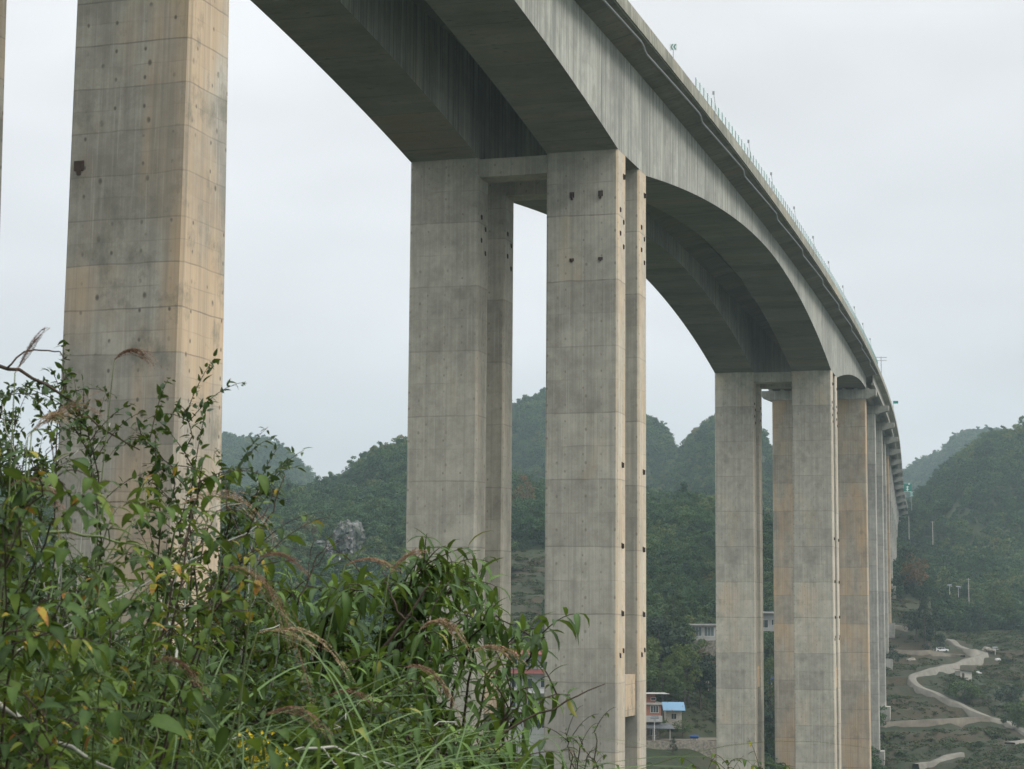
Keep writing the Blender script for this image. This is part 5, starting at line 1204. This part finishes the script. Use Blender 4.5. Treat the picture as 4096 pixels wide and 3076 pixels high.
for i, (lb, px, Y, n, h) in enumerate([
 ('silver grass tussock left of the first pier foot', 250, 4.9, 130, 1.15), ('silver grass tussock in front of the first pier', 620, 5.2, 150, 1.1),
 ('silver grass tussock right of the first pier', 980, 5.4, 150, .95), ('broad bladed tussock at the bottom centre left', 1060, 5.2, 75, .5),
 ('tussock with pale arching blades left of the tallest butterfly bush', 1250, 6.1, 60, .5), ('tussock at the bottom left edge of the view', 60, 4.4, 120, .95),
 ('tussock in the bottom middle below the butterfly bushes', 1420, 6.2, 45, .30), ('pale bladed tussock among the butterfly bushes at the bottom', 1330, 5.2, 50, .3), ('dense tussock at the bottom left below the broad leaves', 380, 4.3, 130, .75), ('tussock at the bottom centre left of the yellow flowers', 820, 4.9, 80, .5)]): tussock(lb, px, Y, n, 900+i, h*.55, h)
# bare and dead shoots
def shoots(label, pts_list, mat, Y, name='dead_branch', r=.005):
    b = np.array(unproj(*pts_list[0][0], Y)); t = empty(name, b, label, 'branch', 'bare shoots on the bank'); mb = MB(); rng = np.random.default_rng(int(abs(pts_list[0][0][0])))
    for k, pl in enumerate(pts_list):
        p = np.array([unproj(*q, Y+j*.03) for j, q in enumerate(pl)]); s_ = np.linspace(0, 1, 12); pp_ = np.stack([np.interp(s_, np.linspace(0, 1, len(p)), p[:, j]) for j in range(3)], 1)
        ker = np.array([.25, .5, .25]); 
        for _ in range(2): pp_[1:-1] = pp_[:-2]*.25+pp_[1:-1]*.5+pp_[2:]*.25
        pp_[1:-1] += rng.normal(size=(10, 3))*.004
        mb.tube([tuple(q-b) for q in pp_], r if k == 0 else r*.5, 5, 0, r*.3)
    mb.build('twigs', mat, t, True)
    return t
shoots('bare dark shoot rising right of the first pier against the distant hill', [[(980, 2260), (1070, 2090), (1140, 1900)], [(1040, 2150), (1060, 2060), (1090, 1960)], [(1010, 2210), (930, 2080), (890, 1990)]], M_STEM, 6.5)
shoots('bare dark twigs with a few yellow leaves before the wooded hill', [[(1190, 2420), (1260, 2230), (1340, 2130)], [(1240, 2290), (1320, 2190), (1400, 2140)], [(1230, 2330), (1240, 2200), (1260, 2120)], [(1180, 2400), (1150, 2300), (1160, 2200)]], M_STEM, 7.2, r=.004)
shoots('thick thorny stem slanting down from the left edge to the first pier', [[(-30, 1455), (120, 1500), (260, 1590), (420, 1720), (560, 1800)], [(30, 1470), (100, 1400), (200, 1400), (280, 1440)]], M_STEM, 6.6, r=.007)
shoots('pale dead stem across the bottom left corner', [[(-40, 2780), (120, 2900), (300, 3010), (470, 3085)]], M_STEMP, 4.3, r=.009)
shoots('white lichened stem curving across the lower middle', [[(1150, 3010), (1290, 2985), (1420, 3010), (1600, 3070)], [(1290, 2990), (1340, 3060), (1370, 3085)]], M_STEMP, 5.6, r=.006)
shoots('whitish stem standing in front of the first pier foot', [[(720, 2700), (700, 2560), (660, 2440), (645, 2400)]], M_STEMP, 5.8, r=.005)
shoots('long dry straw coloured cane lying across the left bank', [[(-20, 2660), (300, 2480), (640, 2300), (950, 2140), (1060, 2080)]], M_STEMP, 5.4, r=.003)
shoots('greenish cane lying nearly level above the yellow leaves', [[(-20, 2125), (250, 2120), (500, 2160), (700, 2240)]], M_STEMG, 4.6, r=.005)
shoots('dark branch rising to the right in front of the second pier', [[(1180, 2930), (1450, 2700), (1620, 2480), (1720, 2330)], [(1620, 2480), (1560, 2380), (1530, 2290)], [(1500, 2640), (1760, 2560), (1900, 2430)]], M_STEM, 8.0, r=.011)
shoots('thin bare shoot pointing right across the foot of the second pier', [[(1850, 3040), (2080, 2890), (2290, 2790), (2420, 2735)]], M_STEM, 7.4, r=.006)
# yellow flowers
rng = np.random.default_rng(5); q = root_for(1030, 5.4); t = empty('yellow_wildflower', q, 'spray of tiny yellow flowers low on the bank at the bottom', 'flowers'); lf = Leafy(); mb = MB()
for k in range(5):
    p = np.array(unproj(1000+rng.uniform(-70, 90), 2960+rng.uniform(-20, 100), 5.4)); c = curve(q, (q+p)/2+np.array([0, 0, .08]), p, 8); mb.tube([tuple(a-q) for a in c], .002, 4, 0, .001)
    pp_ = p+rng.normal(size=(16, 3))*.022; m = len(pp_)
    for j in range(4): lf.add(leaves(pp_, rng.normal(size=(m, 3)), rng.normal(size=(m, 3)), .010, .007, np.full(m, .5), OVATE, .3, .1, rng))
mb.build('stems', M_STEMG, t); lf.build('blossom', foliage('yellow_petals', [(0, (.55, .42, .02)), (1, (.6, .5, .03))], .6, .2), t, q)
# ground cover that hides the bank itself
rng = np.random.default_rng(77); lf = Leafy(); n = 16000
a_ = rng.uniform(RX(-250), RX(2500), n); y = rng.uniform(4.2, 15, n); x = a_*y; z = ground(x, y)
hh = np.clip(rng.gamma(2., .16, n), 0, .75)*np.clip(1.15-(a_-RX(0))/(RX(3000)-RX(0)), .35, 1)
d = rng.normal(size=(n, 3))+np.array([0, 0, .2]); L = rng.uniform(.03, .10, n)
lf.add(leaves(np.stack([x, y, z+hh], 1), d, np.array([0, 0, 1.])+rng.normal(size=(n, 3))*.3, L, L*rng.uniform(.25, .5, n), rng.beta(2, 3, n)*.85, OVATE, rng.uniform(.4, 1.2, n), .2, rng))
n = 5000; a_ = rng.uniform(RX(-250), RX(2600), n); y = rng.uniform(4.2, 15, n); x = a_*y; z = ground(x, y); ang = rng.uniform(0, 6.28, n)
lf.add(leaves(np.stack([x, y, z], 1), np.stack([np.cos(ang)*.5, np.sin(ang)*.5, np.ones(n)], 1), np.stack([-np.cos(ang), -np.sin(ang), np.full(n, .4)], 1), rng.uniform(.3, .8, n), rng.uniform(.006, .012, n), rng.beta(2, 3, n)*.8, BLADE, rng.uniform(.6, 1.9, n), .3, rng))
o = lf.build('undergrowth', G_OVA, None, (0, 0, 0)); tag(o, 'mixed low weeds and grass covering the near bank', 'undergrowth', kind='stuff')
